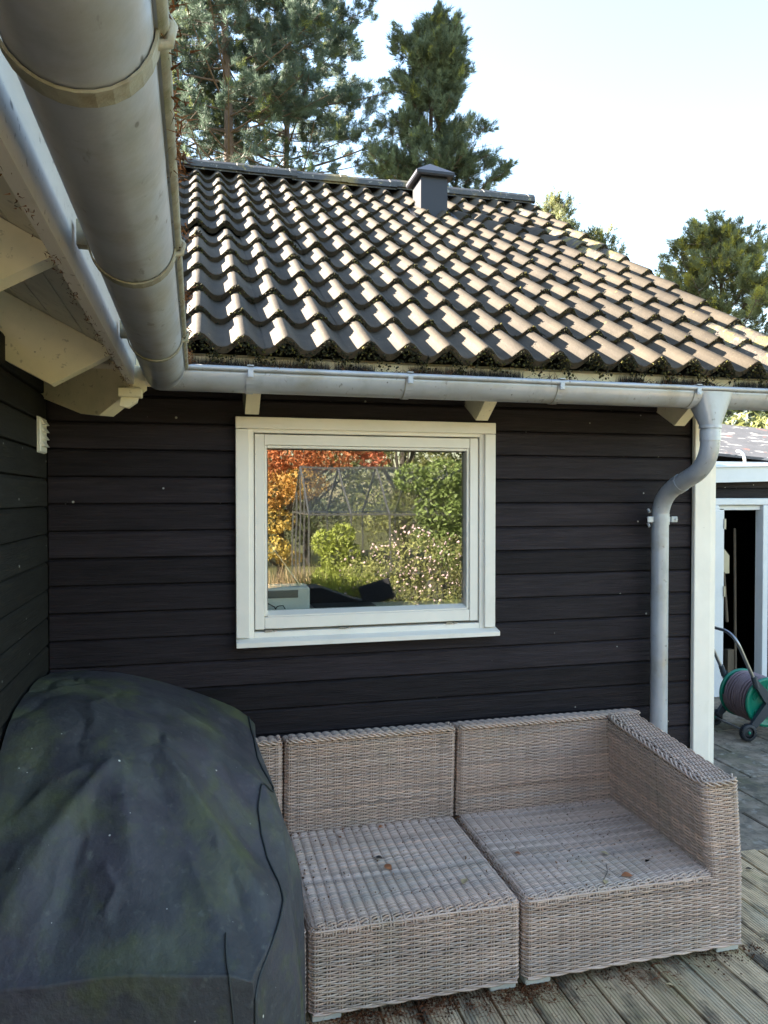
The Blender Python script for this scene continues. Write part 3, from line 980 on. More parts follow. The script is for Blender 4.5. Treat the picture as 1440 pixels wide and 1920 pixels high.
D = np.stack([RNG.normal(0, 1, n), RNG.normal(0, .6, n), RNG.normal(.25, .4, n)], 1); D /= np.linalg.norm(D, axis=1, keepdims=True)
V, F = blades(P, D, RNG.uniform(.02, .05, n), np.full(n, .003))
t = np.repeat(RNG.uniform(.4, 1.8, (n, 1)) * np.ones((1, 3)), 3, 0)
tag(nobj('needle_litter', V, F, MT['litter'], gut_b, tone=t), kind='stuff')
n = 1500
P = np.stack([GXL + GR + RNG.normal(.004, .009, n), RNG.choice([-2.25, -1.66, -1.95, -.93, -.62, -.47, -1.3, -2.1, -2.0], n) + RNG.normal(0, .035, n), GZC + .012 + RNG.normal(0, .006, n)], 1)
D = RNG.normal(0, 1, (n, 3)); D /= np.linalg.norm(D, axis=1, keepdims=True)
V, F = blades(P, D, RNG.uniform(.008, .022, n), np.full(n, .003))
t = np.repeat(RNG.uniform(.6, 2.0, (n, 1)) * np.array([[1.0, .8, .6]]), 3, 0)
tag(nobj('needle_litter', V, F, MT['litter'], gut_l, tone=t), kind='stuff')
n = 800
P = np.stack([.318 + RNG.normal(0, .006, n), -3.3 + 2.96 * RNG.random(n), 2.0 + RNG.normal(0, .006, n)], 1)
P[:, 1] += .03 * np.sin(P[:, 1] * 31)
D = RNG.normal(0, 1, (n, 3)); D /= np.linalg.norm(D, axis=1, keepdims=True)
V, F = blades(P, D, RNG.uniform(.004, .011, n), np.full(n, .0022))
t = np.repeat(RNG.uniform(.5, 1.8, (n, 1)) * np.array([[1.0, .85, .65]]), 3, 0)
tag(nobj('cobweb_dirt', V, F, MT['litter'], house, tone=t), kind='stuff')
# moss clumps
OCT = np.array([(1, 0, 0), (-1, 0, 0), (0, 1, 0), (0, -1, 0), (0, 0, 1), (0, 0, -1)], dtype=float)
OF = np.array([(0, 2, 4), (2, 1, 4), (1, 3, 4), (3, 0, 4), (2, 0, 5), (1, 2, 5), (3, 1, 5), (0, 3, 5)])
def clumps(P, R, tone):
    n = len(P)
    sc = R[:, None, None] * RNG.uniform(.6, 1.3, (n, 6, 1))
    V = P[:, None, :] + OCT[None] * sc + RNG.normal(0, 1, (n, 6, 3)) * R[:, None, None] * .2
    F = (np.arange(n) * 6)[:, None, None] + OF[None]
    return V.reshape(-1, 3), F.reshape(-1, 3), np.repeat(tone, 6, 0)
mp, mr, mtn = [], [], []
for (x, r) in tile_spots:
    if x < .2: continue
    for hcr in (.073, .219):
        amt = 120 if r == 0 else 34
        for _ in range(amt):
            du = abs(rt.gauss(0, .030 if r else .05)) + .002
            if rt.random() < .3: du = -abs(rt.gauss(0, .022))
            xx = x + hcr + du
            hz = .047 * (0.5 - 0.5 * math.cos(2 * math.pi * (xx - x) / .146)) ** 1.25
            nn = hz + TH * (rt.uniform(.75, 2.0) if r else rt.uniform(-.5, 1.8))
            s = r * GAUGE - rt.uniform(0.0, .012)
            mp.append((xx, EY + s * math.cos(RA) - nn * math.sin(RA), EZ + s * math.sin(RA) + nn * math.cos(RA)))
            mr.append(rt.uniform(.002, .0065))
            g = rt.random()
            mtn.append((.8, .8, .8) if g < .80 else ((2.0, 1.9, 1.0) if g < .93 else (4.0, 3.6, 2.4)))
V, F, t = clumps(np.array(mp), np.array(mr), np.array(mtn))
tag(nobj('moss', V, F, MT['moss'], roof, tone=t), kind='stuff')

# ---- white vent on the left wall, a thing that hangs on the wall
wv = empty('wall_vent', (.0, -.128, 1.84))
tag(wv, 'small white louvred vent screwed to the black left wall near the corner', 'vent')
b = MB(); b.box(0, .004, -.188, -.069, 1.778, 1.904); b.box(.004, .012, -.186, -.071, 1.780, 1.902, bev=.003)
b.build('plate', MT['white_plastic'], wv)
for k in range(4):
    z = 1.800 + k * .026
    b = MB(); b.prism([(.0125, z), (.024, z + .001), (.0125, z + .018)], -.170, -.087, 1)
    b.build('louvre', MT['white_plastic'], wv)

# ------------------------------------------------------------------ woven sofa units
class Weave:
    def __init__(self): self.V, self.F, self.T, self.n = [], [], [], 0
    def tubes(self, P, N, B, rn, rb, tone, k=5):
        """P, N, B: (m,n,3) centre lines, normals, side vectors"""
        m, n, _ = P.shape
        a = 2 * np.pi * np.arange(k) / k
        V = P[:, :, None, :] + rn * np.cos(a)[None, None, :, None] * N[:, :, None, :] + rb * np.sin(a)[None, None, :, None] * B[:, :, None, :]
        idx = np.arange(m * n * k).reshape(m, n, k)
        q = np.stack([idx[:, :-1, :], np.roll(idx, -1, 2)[:, :-1, :], np.roll(idx, -1, 2)[:, 1:, :], idx[:, 1:, :]], -1).reshape(-1, 4)
        self.V.append(V.reshape(-1, 3)); self.F.append(q + self.n); self.n += m * n * k
        self.T.append(np.repeat(tone.reshape(-1, 3), k, 0))
    def panel(self, p00, p10, p01, p11, p=.0098, wd=.036, rnd=(1, 1, 1, 1), r=.02, A=.0028, flip=1, bulge=0.0, twine=False):
        p00, p10, p01, p11 = [np.array(q, dtype=float) for q in (p00, p10, p01, p11)]
        Lu = (np.linalg.norm(p10 - p00) + np.linalg.norm(p11 - p01)) / 2
        Lv = (np.linalg.norm(p01 - p00) + np.linalg.norm(p11 - p10)) / 2
        m = max(3, int(round(Lv / p)))
        nw = max(2, int(round(Lu / wd)))
        n = nw * (8 if twine else 6) + 1
        def surf(u, v):
            u_, v_ = u[..., None], v[..., None]
            S = p00 * (1 - u_) * (1 - v_) + p10 * u_ * (1 - v_) + p01 * (1 - u_) * v_ + p11 * u_ * v_
            ins = np.zeros_like(u)
            for d, fl in ((u * Lu, rnd[0]), ((1 - u) * Lu, rnd[1]), (v * Lv, rnd[2]), ((1 - v) * Lv, rnd[3])):
                if fl:
                    q = np.clip(r - d, 0, r)
                    ins = ins + (r - np.sqrt(np.maximum(r * r - q * q, 0)))
            return S, ins
        nrm = np.cross(p10 - p00, p01 - p00); nrm = flip * nrm / np.linalg.norm(nrm)
        bdir = p01 - p00; bdir /= np.linalg.norm(bdir)
        u = np.linspace(0, 1, n)
        v = (np.arange(m) + .5) / m
        U, Vv = np.meshgrid(u, v)
        Vj = Vv + RNG.normal(0, .07, (m, 1)) / m
        Uj = U
        if twine:
            fr = (U * nw + .5) % 1.0
            Vj = Vj + (fr - .5) * .95 / m
        S, ins = surf(Uj, np.clip(Vj, 0.001, .999))
        ph = np.sin(np.pi * U * nw + np.pi * (np.arange(m)[:, None] % 2)) 
        if twine: ph = 1.7 * np.abs(np.sin(np.pi * (U * nw + .5))) ** .8 - .9
        off = A * ph * (1 + RNG.normal(0, .12, (m, 1))) - ins + bulge * np.sin(np.pi * U) * np.sin(np.pi * Vv)
        P = S + nrm * off[..., None]
        tn = np.clip(1 + RNG.normal(0, .12, (m, 1)) + 0.10 * np.sin(U * 7 + RNG.uniform(0, 6, (m, 1))), .55, 1.5)
        hue = RNG.normal(0, .035, (m, 1, 1)) * np.array([1, 0, -1])
        T = tn[..., None] * (np.ones(3) + hue)
        self.tubes(P, np.broadcast_to(nrm, P.shape), np.broadcast_to(bdir, P.shape), .0028 if not twine else .0032, .0031 if not twine else .0034, T)
        # upright pairs
        mv = max(4, m // 2)
        uu = ((np.arange(nw) + .5) / nw)
        uu = np.concatenate([uu - .0045 / Lu, uu + .0045 / Lu])
        vv = np.linspace(0.0, 1.0, mv)
        VV, UU = np.meshgrid(vv, uu)
        S, ins = surf(UU, VV)
        P = S + nrm * (-.0006 - ins + bulge * np.sin(np.pi * UU) * np.sin(np.pi * VV))[..., None]
        udir = (p10 - p00) / np.linalg.norm(p10 - p00)
        T = np.broadcast_to(np.clip(.95 + RNG.normal(0, .1, (len(uu), 1, 1)), .6, 1.3), P.shape)
        self.tubes(P, np.broadcast_to(nrm, P.shape), np.broadcast_to(udir, P.shape), .0028, .0032, T, k=4)
        return self
    def braid(self, pts, R=.0065, r=.0042, pitch=.05, strands=3):
        pts = np.array(pts, dtype=float)
        seg = np.linalg.norm(np.diff(pts, axis=0), axis=1)
        d = np.concatenate([[0], np.cumsum(seg)])
        n = max(8, int(d[-1] / .007))
        t = np.linspace(0, d[-1], n)
        C = np.stack([np.interp(t, d, pts[:, i]) for i in range(3)], 1)
        tg = np.gradient(C, axis=0); tg /= np.linalg.norm(tg, axis=1, keepdims=True) + 1e-9
        up = np.array([0.12, 0.3, 1.0]); up = np.broadcast_to(up, tg.shape)
        e1 = np.cross(tg, up); e1 /= np.linalg.norm(e1, axis=1, keepdims=True) + 1e-9
        e2 = np.cross(tg, e1)
        ph = 2 * np.pi * t / pitch
        P = np.stack([C + R * (np.cos(ph + 2 * np.pi * s / strands)[:, None] * e1 + np.sin(ph + 2 * np.pi * s / strands)[:, None] * e2) for s in range(strands)])
        T = np.broadcast_to(np.clip(1.05 + RNG.normal(0, .08, (strands, 1, 1)), .8, 1.3), P.shape)
        self.tubes(P, np.broadcast_to(e1, P.shape), np.broadcast_to(e2, P.shape), r, r, T, k=6)
        return self
    def loops(self, a, b, n, dn, up):
        """upright pairs bent over an edge from a to b"""
        a, b, dn, up = [np.array(q, dtype=float) for q in (a, b, dn, up)]
        ud = (b - a) / np.linalg.norm(b - a)
        for k in range(n):
            for s in (-.005, .005):
                c = a + (b - a) * ((k + .5) / n) + ud * s
                th = np.linspace(0, np.pi / 2, 6)
                arc = c + .020 * (np.sin(th)[:, None] * dn / np.linalg.norm(dn) * 0 + 0)
                P = np.stack([c + up * .001 + dn * .024, c - up * .001 + dn * .012, c - up * .0045 + dn * .0055, c - up * .010 + dn * .0015, c - up * .018 - dn * .0025, c - up * .028 - dn * .002])
                tg = np.gradient(P, axis=0); tg /= np.linalg.norm(tg, axis=1, keepdims=True)
                N = np.cross(tg, ud)
                T = np.full((1, 6, 3), .92 + random.uniform(-.12, .12))
                self.tubes(P[None], N[None], np.broadcast_to(ud, P.shape)[None], .003, .0034, T, k=5)
        return self
    def build(self, name, parent):
        return nobj(name, np.concatenate(self.V), np.concatenate(self.F), MT['weave'], parent, tone=np.concatenate(self.T), smooth=True)

YF, YB = -.757, -.018            # front and rear planes of the sofa
SZ = .302                        # seat height
BZ = .034                        # underside of the wicker
BT, BTR = .683, .668             # top of the backrest, front and rear edge
BYT, BYB = -.128, -.100          # front face of the backrest, top and bottom
def sofa_unit(x0, x1, label, arm=False):
    xs = x1 if not arm else 2.287
    u = empty('sofa_unit', ((x0 + x1) / 2, (YF + YB) / 2, 0))
    tag(u, label, 'sofa section', 'weathered wicker sofa sections along the wall')
    seat = Weave()
    seat.panel((x0, YF, SZ), (xs, YF, SZ), (x0, BYB - .004, SZ + .004), (xs, BYB - .004, SZ + .004), p=.0088, wd=.0355, rnd=(1, 0 if arm else 1, 1, 0), r=.022, A=.0022, bulge=-.008, twine=True)
    seat.loops((x0 + .02, YF, SZ - .002), (xs - .01, YF, SZ - .002), int((xs - x0) / .0385), (0, 1, 0), (0, 0, 1))
    seat.braid([(x0 + .015, YF + .001, SZ - .014), (xs - .006, YF + .001, SZ - .014)], R=.0014, r=.0032, pitch=.5, strands=2)
    seat.build('seat', u)
    base = Weave()
    xe = x1
    xq = 2.287 if arm else x1
    base.panel((x0, YF, BZ), (xq, YF, BZ), (x0, YF, SZ - .003), (xq, YF, SZ - .003), p=.0069, wd=.0385, rnd=(1, 0 if arm else 1, 0, 1), r=.020)
    base.panel((x0, YB, BZ), (x0, YF, BZ), (x0, YB, SZ), (x0, YF, SZ), p=.0069, wd=.0385, rnd=(0, 1, 0, 1), r=.022)
    base.panel((xe, YF, BZ), (xe, YB, BZ), (xe, YF, SZ), (xe, YB, SZ), p=.0069, wd=.0385, rnd=(1, 0, 0, 1), r=.022)
    base.braid([(x0 + .01, YF - .001, BZ), (xe - .01, YF - .001, BZ)], R=.0035, r=.0038, pitch=.16, strands=2)
    base.build('base', u)
    back = Weave()
    xb = 2.255 if arm else x1
    back.panel((x0, BYB, SZ), (xb + (.03 if arm else 0), BYB, SZ), (x0, BYT, BT - .012), (xb, BYT, BT - .012), p=.0069, wd=.0365, rnd=(1, 0 if arm else 1, 0, 1), r=.018)
    back.panel((x0, BYT, BT), (xb + .16 if arm else x1, BYT, BT), (x0, YB, BTR), (xb + .16 if arm else x1, YB, BTR), p=.0085, wd=.034, rnd=(1, 0 if arm else 1, 1, 1), r=.016, A=.0036, twine=True)
    back.panel((x0, YB, SZ), (x0, BYB, SZ), (x0, YB, BTR), (x0, BYT, BT), p=.0069, wd=.03, rnd=(0, 1, 0, 1), r=.015)
    back.panel((x1, BYB, SZ), (x1, YB, SZ), (x1 if not arm else 2.41, BYT, BT), (x1 if not arm else 2.41, YB, BTR), p=.0069, wd=.03, rnd=(1, 0, 0, 1), r=.015)
    back.braid([(x0 + .008, BYT + .01, BT - .004), (x0 + .02, BYT - .002, BT - .006), (xb - .012, BYT - .002, BT - .006)], R=.0062, r=.0042, pitch=.075)
    back.braid([(x0 + .006, YB - .01, BTR - .006), (x0 + .005, BYT + .012, BT - .006)], R=.005, r=.004, pitch=.06)
    if not arm: back.braid([(x1 - .006, YB - .01, BTR - .004), (x1 - .012, (YB + BYT) / 2, BTR + .012), (x1 - .006, BYT + .012, BT - .006)], R=.006, r=.004, pitch=.06)
    back.build('backrest', u)
    core = MB()
    e = .012
    core.box(x0 + e, x1 - e, YF + e, YB - .004, BZ + .01, SZ - .014)
    core.prism([(BYB + e, SZ - .03), (BYT + e, BT - .022), (YB - .006, BTR - .02), (YB - .006, SZ - .03)], x0 + e, x1 - e, 0)
    if arm:
        core.add([(2.305, YF + e, SZ - .03), (2.405, YF + e, SZ - .03), (2.405, YB - .01, SZ - .03), (2.305, YB - .01, SZ - .03),
                  (2.272, YF + e, .598), (2.382, YF + e, .598), (2.390, YB - .01, .648), (2.272, YB - .01, .648)],
                 [(3, 2, 1, 0), (4, 5, 6, 7), (0, 1, 5, 4), (1, 2, 6, 5), (2, 3, 7, 6), (3, 0, 4, 7)])
    core.build('frame', MT['weave_core'], u)  # solid dark core added behind the strands; its colour shades the gaps
    if arm:
        aw = Weave()
        T0, T1 = .620, .676
        ix, ox = 2.252, 2.398
        aw.panel((2.287, BYB, SZ), (2.287, YF, SZ), (ix, BYT, T1 - .010), (ix, YF, T0 - .010), p=.0067, wd=.034, rnd=(0, 1, 0, 1), r=.024)
        aw.panel((2.285, YF, BZ), (x1, YF, BZ), (2.285, YF, SZ - .018), (x1 - .004, YF, SZ - .018), p=.0069, wd=.036, rnd=(0, 1, 0, 0), r=.024)
        aw.panel((2.285, YF, SZ - .018), (x1 - .004, YF, SZ - .018), (ix, YF, T0 - .008), (ox, YF, T0 - .008), p=.0069, wd=.036, rnd=(1, 1, 0, 0), r=.022)
        aw.panel((x1, YF, SZ - .018), (x1, YB, SZ - .018), (ox, YF, T0), (ox + .012, YB, T1 - .008), p=.0069, wd=.036, rnd=(1, 0, 0, 1), r=.020)
        aw.panel((ix + .008, YF + .006, T0), (ix + .008, BYT, T1 + .006), (ox - .004, YF + .006, T0), (ox + .010, BYT + .03, T1 - .001), p=.0080, wd=.027, rnd=(1, 0, 1, 1), r=.014, A=.0034, flip=-1)
        aw.braid([(ix + .012, BYT - .01, T1 + .002), (ix + .002, BYT - .06, T1 - .006), (ix + .002, YF + .05, T0 - .002), (ix + .012, YF + .01, T0 - .004), (ix + .04, YF - .003, T0 - .006),
                  (ox - .03, YF - .003, T0 - .004), (ox - .008, YF + .008, T0 - .003), (ox - .002, YF + .04, T0)], R=.0068, r=.0042, pitch=.085)
        aw.build('armrest', u)
    for (xa, ya) in ((x0 + .008, YF + .012), (x1 - .100, YF + .012), (x0 + .008, YB - .10), (x1 - .100, YB - .10)):
        b = MB(); b.box(xa, xa + .092, ya, ya + .085, 0.001, BZ + .004, bev=.003)
        b.build('leg', MT['foot_plastic'], u)
    return u
sofa_unit(.160, .853, 'wicker sofa section mostly hidden under the dark draped cover')
sofa_unit(.866, 1.560, 'armless wicker sofa section in the middle, beside the dark cover')
sofa_unit(1.577, 2.422, 'wicker sofa corner section with the wide armrest by the downpipe', arm=True)

# ------------------------------------------------------------------ the draped cover
def lerp_t(y, ys, vs): return np.interp(-y, ys, vs)
def smooth_tab(ys, vs):
    yy = np.linspace(ys[0], ys[-1], 120); vv = np.interp(yy, ys, vs)
    k = np.ones(15) / 15
    vp = np.concatenate([np.full(7, vv[0]), vv, np.full(7, vv[-1])])
    return yy, np.convolve(vp, k, 'valid')
B_Y, B_V = smooth_tab([0, .25, .65, .95, 1.25], [.965, 1.0, .985, .815, .545])
D_Y, D_V = smooth_tab([0, .3, .8, 1.05, 1.25], [.20, .33, .385, .22, .035])
X_Y, X_V = smooth_tab([0, .12, .4, .8, 1.0, 1.25], [.735, .745, .785, .798, .770, .648])
FOLD = [(.30, -.78, .04, -1.22, .030, .035), (.27, -.86, .20, -1.24, -.034, .05), (.33, -.80, .40, -1.2, .018, .04), (.44, -.70, .72, -1.04, .034, .035),
        (.40, -.74, .56, -1.05, -.030, .045), (.62, -.55, .74, -.72, -.030, .035), (.70, -.48, .79, -.66, .018, .03), (.56, -.70, .76, -.90, -.022, .04),
        (.12, -.75, .02, -1.1, -.018, .05), (.50, -.95, .62, -1.2, .02, .03), (.25, -.3, .7, -.42, .008, .05), (.1, -.5, .5, -.62, .008, .06), (.62, -.98, .68, -1.2, -.02, .025)]
_cr = random.Random(17)
CREASE = []
for _ in range(26):
    _x, _y = _cr.uniform(.05, .72), _cr.uniform(-1.1, -.12)
    _an = _cr.gauss(-.9, .55) if _x > .35 else _cr.gauss(-1.9, .5)
    _l = _cr.uniform(.10, .34)
    CREASE.append((_x, _y, _x + _l * math.cos(_an), _y + _l * math.sin(_an), _cr.choice([-1, 1, 1]) * _cr.uniform(.004, .011), _cr.uniform(.008, .018)))
def fold(x, y):
    h = np.zeros_like(x)
    for x1, y1, x2, y2, a, w_ in FOLD:
        dx, dy = x2 - x1, y2 - y1
        L2 = dx * dx + dy * dy
        t = ((x - x1) * dx + (y - y1) * dy) / L2
        tc = np.clip(t, 0, 1)
        d2 = (x - x1 - tc * dx) ** 2 + (y - y1 - tc * dy) ** 2
        ww = w_ * (.55 + .9 * tc)
        h += a * np.exp(-np.sqrt(d2 + (.35 * ww) ** 2) / (1.15 * ww) + .30) * np.sin(np.pi * np.clip(.12 + .8 * tc, 0, 1)) ** .7
    for x1, y1, x2, y2, a, w_ in CREASE:
        dx, dy = x2 - x1, y2 - y1
        t = ((x - x1) * dx + (y - y1) * dy) / (dx * dx + dy * dy)
        tc = np.clip(t, 0, 1)
        px_ = x - x1 - tc * dx + .012 * np.sin(tc * 9 + x1 * 40); py_ = y - y1 - tc * dy
        d2 = px_ ** 2 + py_ ** 2
        h += a * np.exp(-np.sqrt(d2 + (.3 * w_) ** 2) / (1.1 * w_) + .27) * np.sin(np.pi * np.clip(t, 0, 1)) ** .6
    return h
def cover_surf(a, b):
    """a across (0 wall .. 1 bottom of the side), b from the wall (0) to the bottom of the front (1)"""
    at, bt = .70, .72
    ta, tb = np.clip(a / at, 0, 1), np.clip(b / bt, 0, 1)
    sa_, sb_ = np.clip((a - at) / (1 - at), 0, 1), np.clip((b - bt) / (1 - bt), 0, 1)
    y = -.008 - tb * 1.242
    xr_ = np.interp(-y, X_Y, X_V)
    x = .008 + ta * (xr_ - .008)
    base, amp = np.interp(-y, B_Y, B_V), np.interp(-y, D_Y, D_V)
    z = base - amp * (ta ** 2.15) + fold(x, y) + .006 * np.sin(9 * x + 3 * y) * np.sin(7 * y + 1)
    z -= .012 * np.exp(-((ta - 1) / .05) ** 2) + .004 * np.exp(-((tb - 1) / .04) ** 2) * (sb_ <= 0)
    zb = np.where(-y < .13, .70 - .16 * np.clip((-y - .02) / .11, 0, 1), np.where(-y < .745, .318, .025))
    zb = np.where((-y >= .12) & (-y < .20), .52 - (.20) * (-y - .12) / .08, zb)
    zb = np.where((-y >= .70) & (-y < .80), .318 - .293 * (-y - .70) / .10, zb)
    zb = np.minimum(zb, z)
    s = sa_
    zs = z + (zb - z) * s
    x = x + s * (.020 + .030 * np.clip((-y - .1) / .5, 0, 1)) + .012 * np.sin(17 * y + 1.5 * s) * np.sin(np.pi * s) + .02 * np.sin(np.pi * s) * np.clip(-y, 0, 1)
    x = np.where((y < -.95), x - s * .02, x)
    z2 = zs + (.02 - zs) * sb_
    y = y - sb_ * .035 - .014 * np.sin(13 * x + 1) * np.sin(np.pi * np.clip(sb_, 0, 1)) - .02 * sb_ * np.sin(np.pi * sb_)
    return np.stack([x, y, z2], -1)
cov = empty('draped_cover', (.42, -.65, 0))
tag(cov, 'faded dark cover with green algae stains draped over the sofa end', 'cover')
na, nb = 200, 260
A_, B_ = np.meshgrid(np.linspace(0, 1, na), np.linspace(0, 1, nb))
Vc = cover_surf(A_, B_).reshape(-1, 3)
idx = np.arange(na * nb).reshape(nb, na)
Fc = np.stack([idx[:-1, :-1], idx[:-1, 1:], idx[1:, 1:], idx[1:, :-1]], -1).reshape(-1, 4)
nobj('fabric', Vc, Fc, MT['cover'], cov, smooth=True)
def seam(pts, r, name='seam'):
    tt = np.linspace(0, 1, 90)
    ks = np.linspace(0, 1, len(pts))
    a = np.interp(tt, ks, [p[0] for p in pts]); b = np.interp(tt, ks, [p[1] for p in pts])
    P = cover_surf(a, b) + np.array([.001, -.002, .003])
    m = MB(); m.tube([tuple(p) for p in P], r, 7)
    m.build(name, MT['cover_seam'], cov)
seam([(.695, .005), (.688, .10), (.668, .19), (.672, .235), (.695, .275), (.690, .30), (.650, .335), (.632, .38), (.632, .43), (.645, .47), (.672, .51), (.69, .56), (.70, .62), (.712, .68), (.728, .72), (.722, .76), (.738, .84), (.735, .93)], .0030)
seam([(.60, .66), (.64, .72), (.655, .80), (.66, .95)], .0022)
P0 = cover_surf(np.linspace(0, .7, 60), np.full(60, .724)) + np.array([0, -.001, .001])

# ------------------------------------------------------------------ fallen leaves and litter on the seats and deck
def leaf(x, y, z, size, m, label, rz, cat='leaf'):
    V, F = [], []
    L = size
    n = 6
    for i in range(n + 1):
        t = i / n
        wd = L * .36 * math.sin(math.pi * min(1, .06 + t * .92)) ** .8
        V += [(-wd, (t - .5) * L, .10 * L * math.sin(t * 2.6) + .16 * wd), (0, (t - .5) * L, .10 * L * math.sin(t * 2.6)), (wd, (t - .5) * L, .10 * L * math.sin(t * 2.6) + .22 * wd)]
    for i in range(n):
        a = i * 3
        F += [(a, a + 1, a + 4, a + 3), (a + 1, a + 2, a + 5, a + 4)]
    b = MB(); b.add(V, F, True)
    b.tube([(0, -L * .5, 0), (0, -L * .72, .004)], .0008, 4)
    o = b.build('fallen_leaf', MT[m])
    o.location = (x, y, z)
    o.rotation_euler = (random.uniform(-.15, .15), random.uniform(-.2, .2), rz)
    return tag(o, label, cat, 'fallen leaves on the sofa and deck')
ZS = SZ + .005
leaf(1.19, -.455, ZS, .034, 'leaf_brown', 'orange brown leaf in the middle of the armless wicker seat', .4)
leaf(1.245, -.135, ZS, .026, 'leaf_brown', 'small orange leaf against the backrest of the armless seat', 1.9)
leaf(1.42, -.615, ZS, .034, 'leaf_pale', 'curled tan leaf near the front right of the armless seat', 2.4)
leaf(1.175, -.38, ZS, .026, 'leaf_black', 'small dark curled leaf behind the orange leaf on the armless seat', 1.1)
leaf(1.068, -.18, ZS, .018, 'leaf_brown', 'tiny brown leaf near the back left of the armless seat', .2)
leaf(1.99, -.55, ZS, .030, 'leaf_pale', 'pale pointed leaf in the middle of the corner section seat', .9)
leaf(2.11, -.64, ZS, .020, 'leaf_olive', 'small yellowish green leaf near the armrest front on the seat', 2.0)
leaf(1.98, -.715, ZS, .036, 'leaf_brown', 'rust brown curled leaf at the front edge of the corner seat', 1.3)
leaf(1.68, -.47, ZS, .022, 'leaf_brown', 'small reddish leaf near the left edge of the corner seat', .5)
leaf(1.885, -.735, ZS, .026, 'leaf_pale', 'tan leaf lying beside a twig at the corner seat front', 2.7)
leaf(2.05, -.86, .005, .022, 'leaf_pale', 'pale yellow leaf on the deck boards in front of the sofa', .8)
leaf(2.54, -.72, .005, .018, 'leaf_pale', 'small cream leaf on the deck right of the sofa', 2.2)
leaf(2.86, -.27, .005, .030, 'petal', 'white scrap on the deck beyond the armrest', 1.2)
b = MB(); b.tube([(1.88, -.73, ZS + .004), (1.92, -.69, ZS + .009), (1.95, -.63, ZS + .006)], .0012, 5); b.tube([(1.92, -.69, ZS + .009), (1.90, -.64, ZS + .012)], .0009, 5)
tag(b.build('twig', MT['dark_bark']), 'thin forked twig on the corner seat near its front edge', 'twig')
# crumbs of needles, bark and moss
n = 1500
P = np.stack([RNG.uniform(.88, 2.28, n), RNG.uniform(-.74, -.11, n), np.full(n, ZS + .001)], 1)
edge = RNG.random(n) < .35
P[edge, 1] = -.108 - np.abs(RNG.normal(0, .02, edge.sum()))
gap = RNG.random(n) < .18
P[gap, 0] = 1.568 + RNG.normal(0, .012, gap.sum())
P[gap, 2] -= .004
lf = RNG.random(n) < .14
P[lf, 0] = .885 + np.abs(RNG.normal(0, .03, lf.sum()))
sel = RNG.random(n) < .5
V, F, t = clumps(P[sel], RNG.uniform(.0012, .0035, sel.sum()), RNG.uniform(.4, 2.2, (sel.sum(), 1)) * np.array([[1.0, .85, .65]]))
tag(nobj('seat_crumbs', V, F, MT['litter'], tone=t), kind='stuff')
n = 1500
P = np.stack([RNG.uniform(.84, 2.5, n), YF + .03 - np.abs(RNG.normal(0, .045, n)), np.full(n, .003)], 1)
keep = (np.sin(P[:, 0] * 11) + np.sin(P[:, 0] * 5 + 2) + RNG.normal(0, .6, n)) > -.1
hot = RNG.random(n) < .4
P[hot, 0] = RNG.choice([1.0, 1.52, 1.60, 1.28], hot.sum()) + RNG.normal(0, .05, hot.sum())
V, F, t = clumps(P[keep | hot], RNG.uniform(.0015, .0045, (keep | hot).sum()), RNG.uniform(.35, 1.5, ((keep | hot).sum(), 1)) * np.array([[1.0, .75, .6]]))
D = RNG.normal(0, 1, (1400, 3)); D[:, 2] *= .1; D /= np.linalg.norm(D, axis=1, keepdims=True)
Pn = np.stack([RNG.choice([.95, 1.1, 1.25, 1.5, 1.6, 2.0], 1400) + RNG.normal(0, .09, 1400), YF + .01 - np.abs(RNG.normal(0, .06, 1400)), np.full(1400, .005)], 1)
V2, F2 = blades(Pn, D, RNG.uniform(.015, .045, 1400), np.full(1400, .0018))
t2 = np.repeat(RNG.uniform(.6, 1.8, (1400, 1)) * np.array([[1.1, .7, .5]]), 3, 0)
tag(nobj('deck_litter', np.concatenate([V, V2]), np.concatenate([F, F2 + len(V)]), MT['litter'], tone=np.concatenate([t, t2])), kind='stuff')

# ------------------------------------------------------------------ things inside the window
rad_ = empty('radio', (.89, .17, 1.138))
tag(rad_, 'white portable radio with raised aerial standing behind the window pane', 'radio')
b = MB(); b.box(.775, 1.000, .130, .185, 1.139, 1.245, bev=.008); b.build('case', MT['white_plastic'], rad_)
b = MB(); b.box(.80, .950, .126, .1295, 1.200, 1.232); b.build('back_recess', MT['alu'], rad_)
b = MB(); b.tube([(.99, .165, 1.244), (.972, .165, 1.25), (.79, .165, 1.25), (.78, .165, 1.244)], .006, 8); b.build('handle', MT['white_plastic'], rad_)
b = MB(); b.tube([(.968, .150, 1.240), (.848, .14, 1.405)], .0022, 6); b.tube([(.848, .14, 1.405), (.846, .14, 1.409)], .004, 6); b.build('aerial', MT['white_plastic'], rad_)
b = MB(); b.tube([(.79, .122, 1.18), (.82, .118, 1.182), (.85, .116, 1.165), (.86, .118, 1.145)], .0025, 6); b.tube([(.845, .117, 1.143), (.862, .115, 1.168), (.885, .115, 1.170), (.90, .118, 1.145)], .0022, 6)
b.build('cord', MT['black_plastic'], rad_)
b = MB(); b.box(1.03, 1.30, .16, .30, 1.139, 1.149, bev=.003)
tag(b.build('closed_laptop', MT['alu']), 'thin grey closed laptop lying on the sill inside the window', 'laptop')

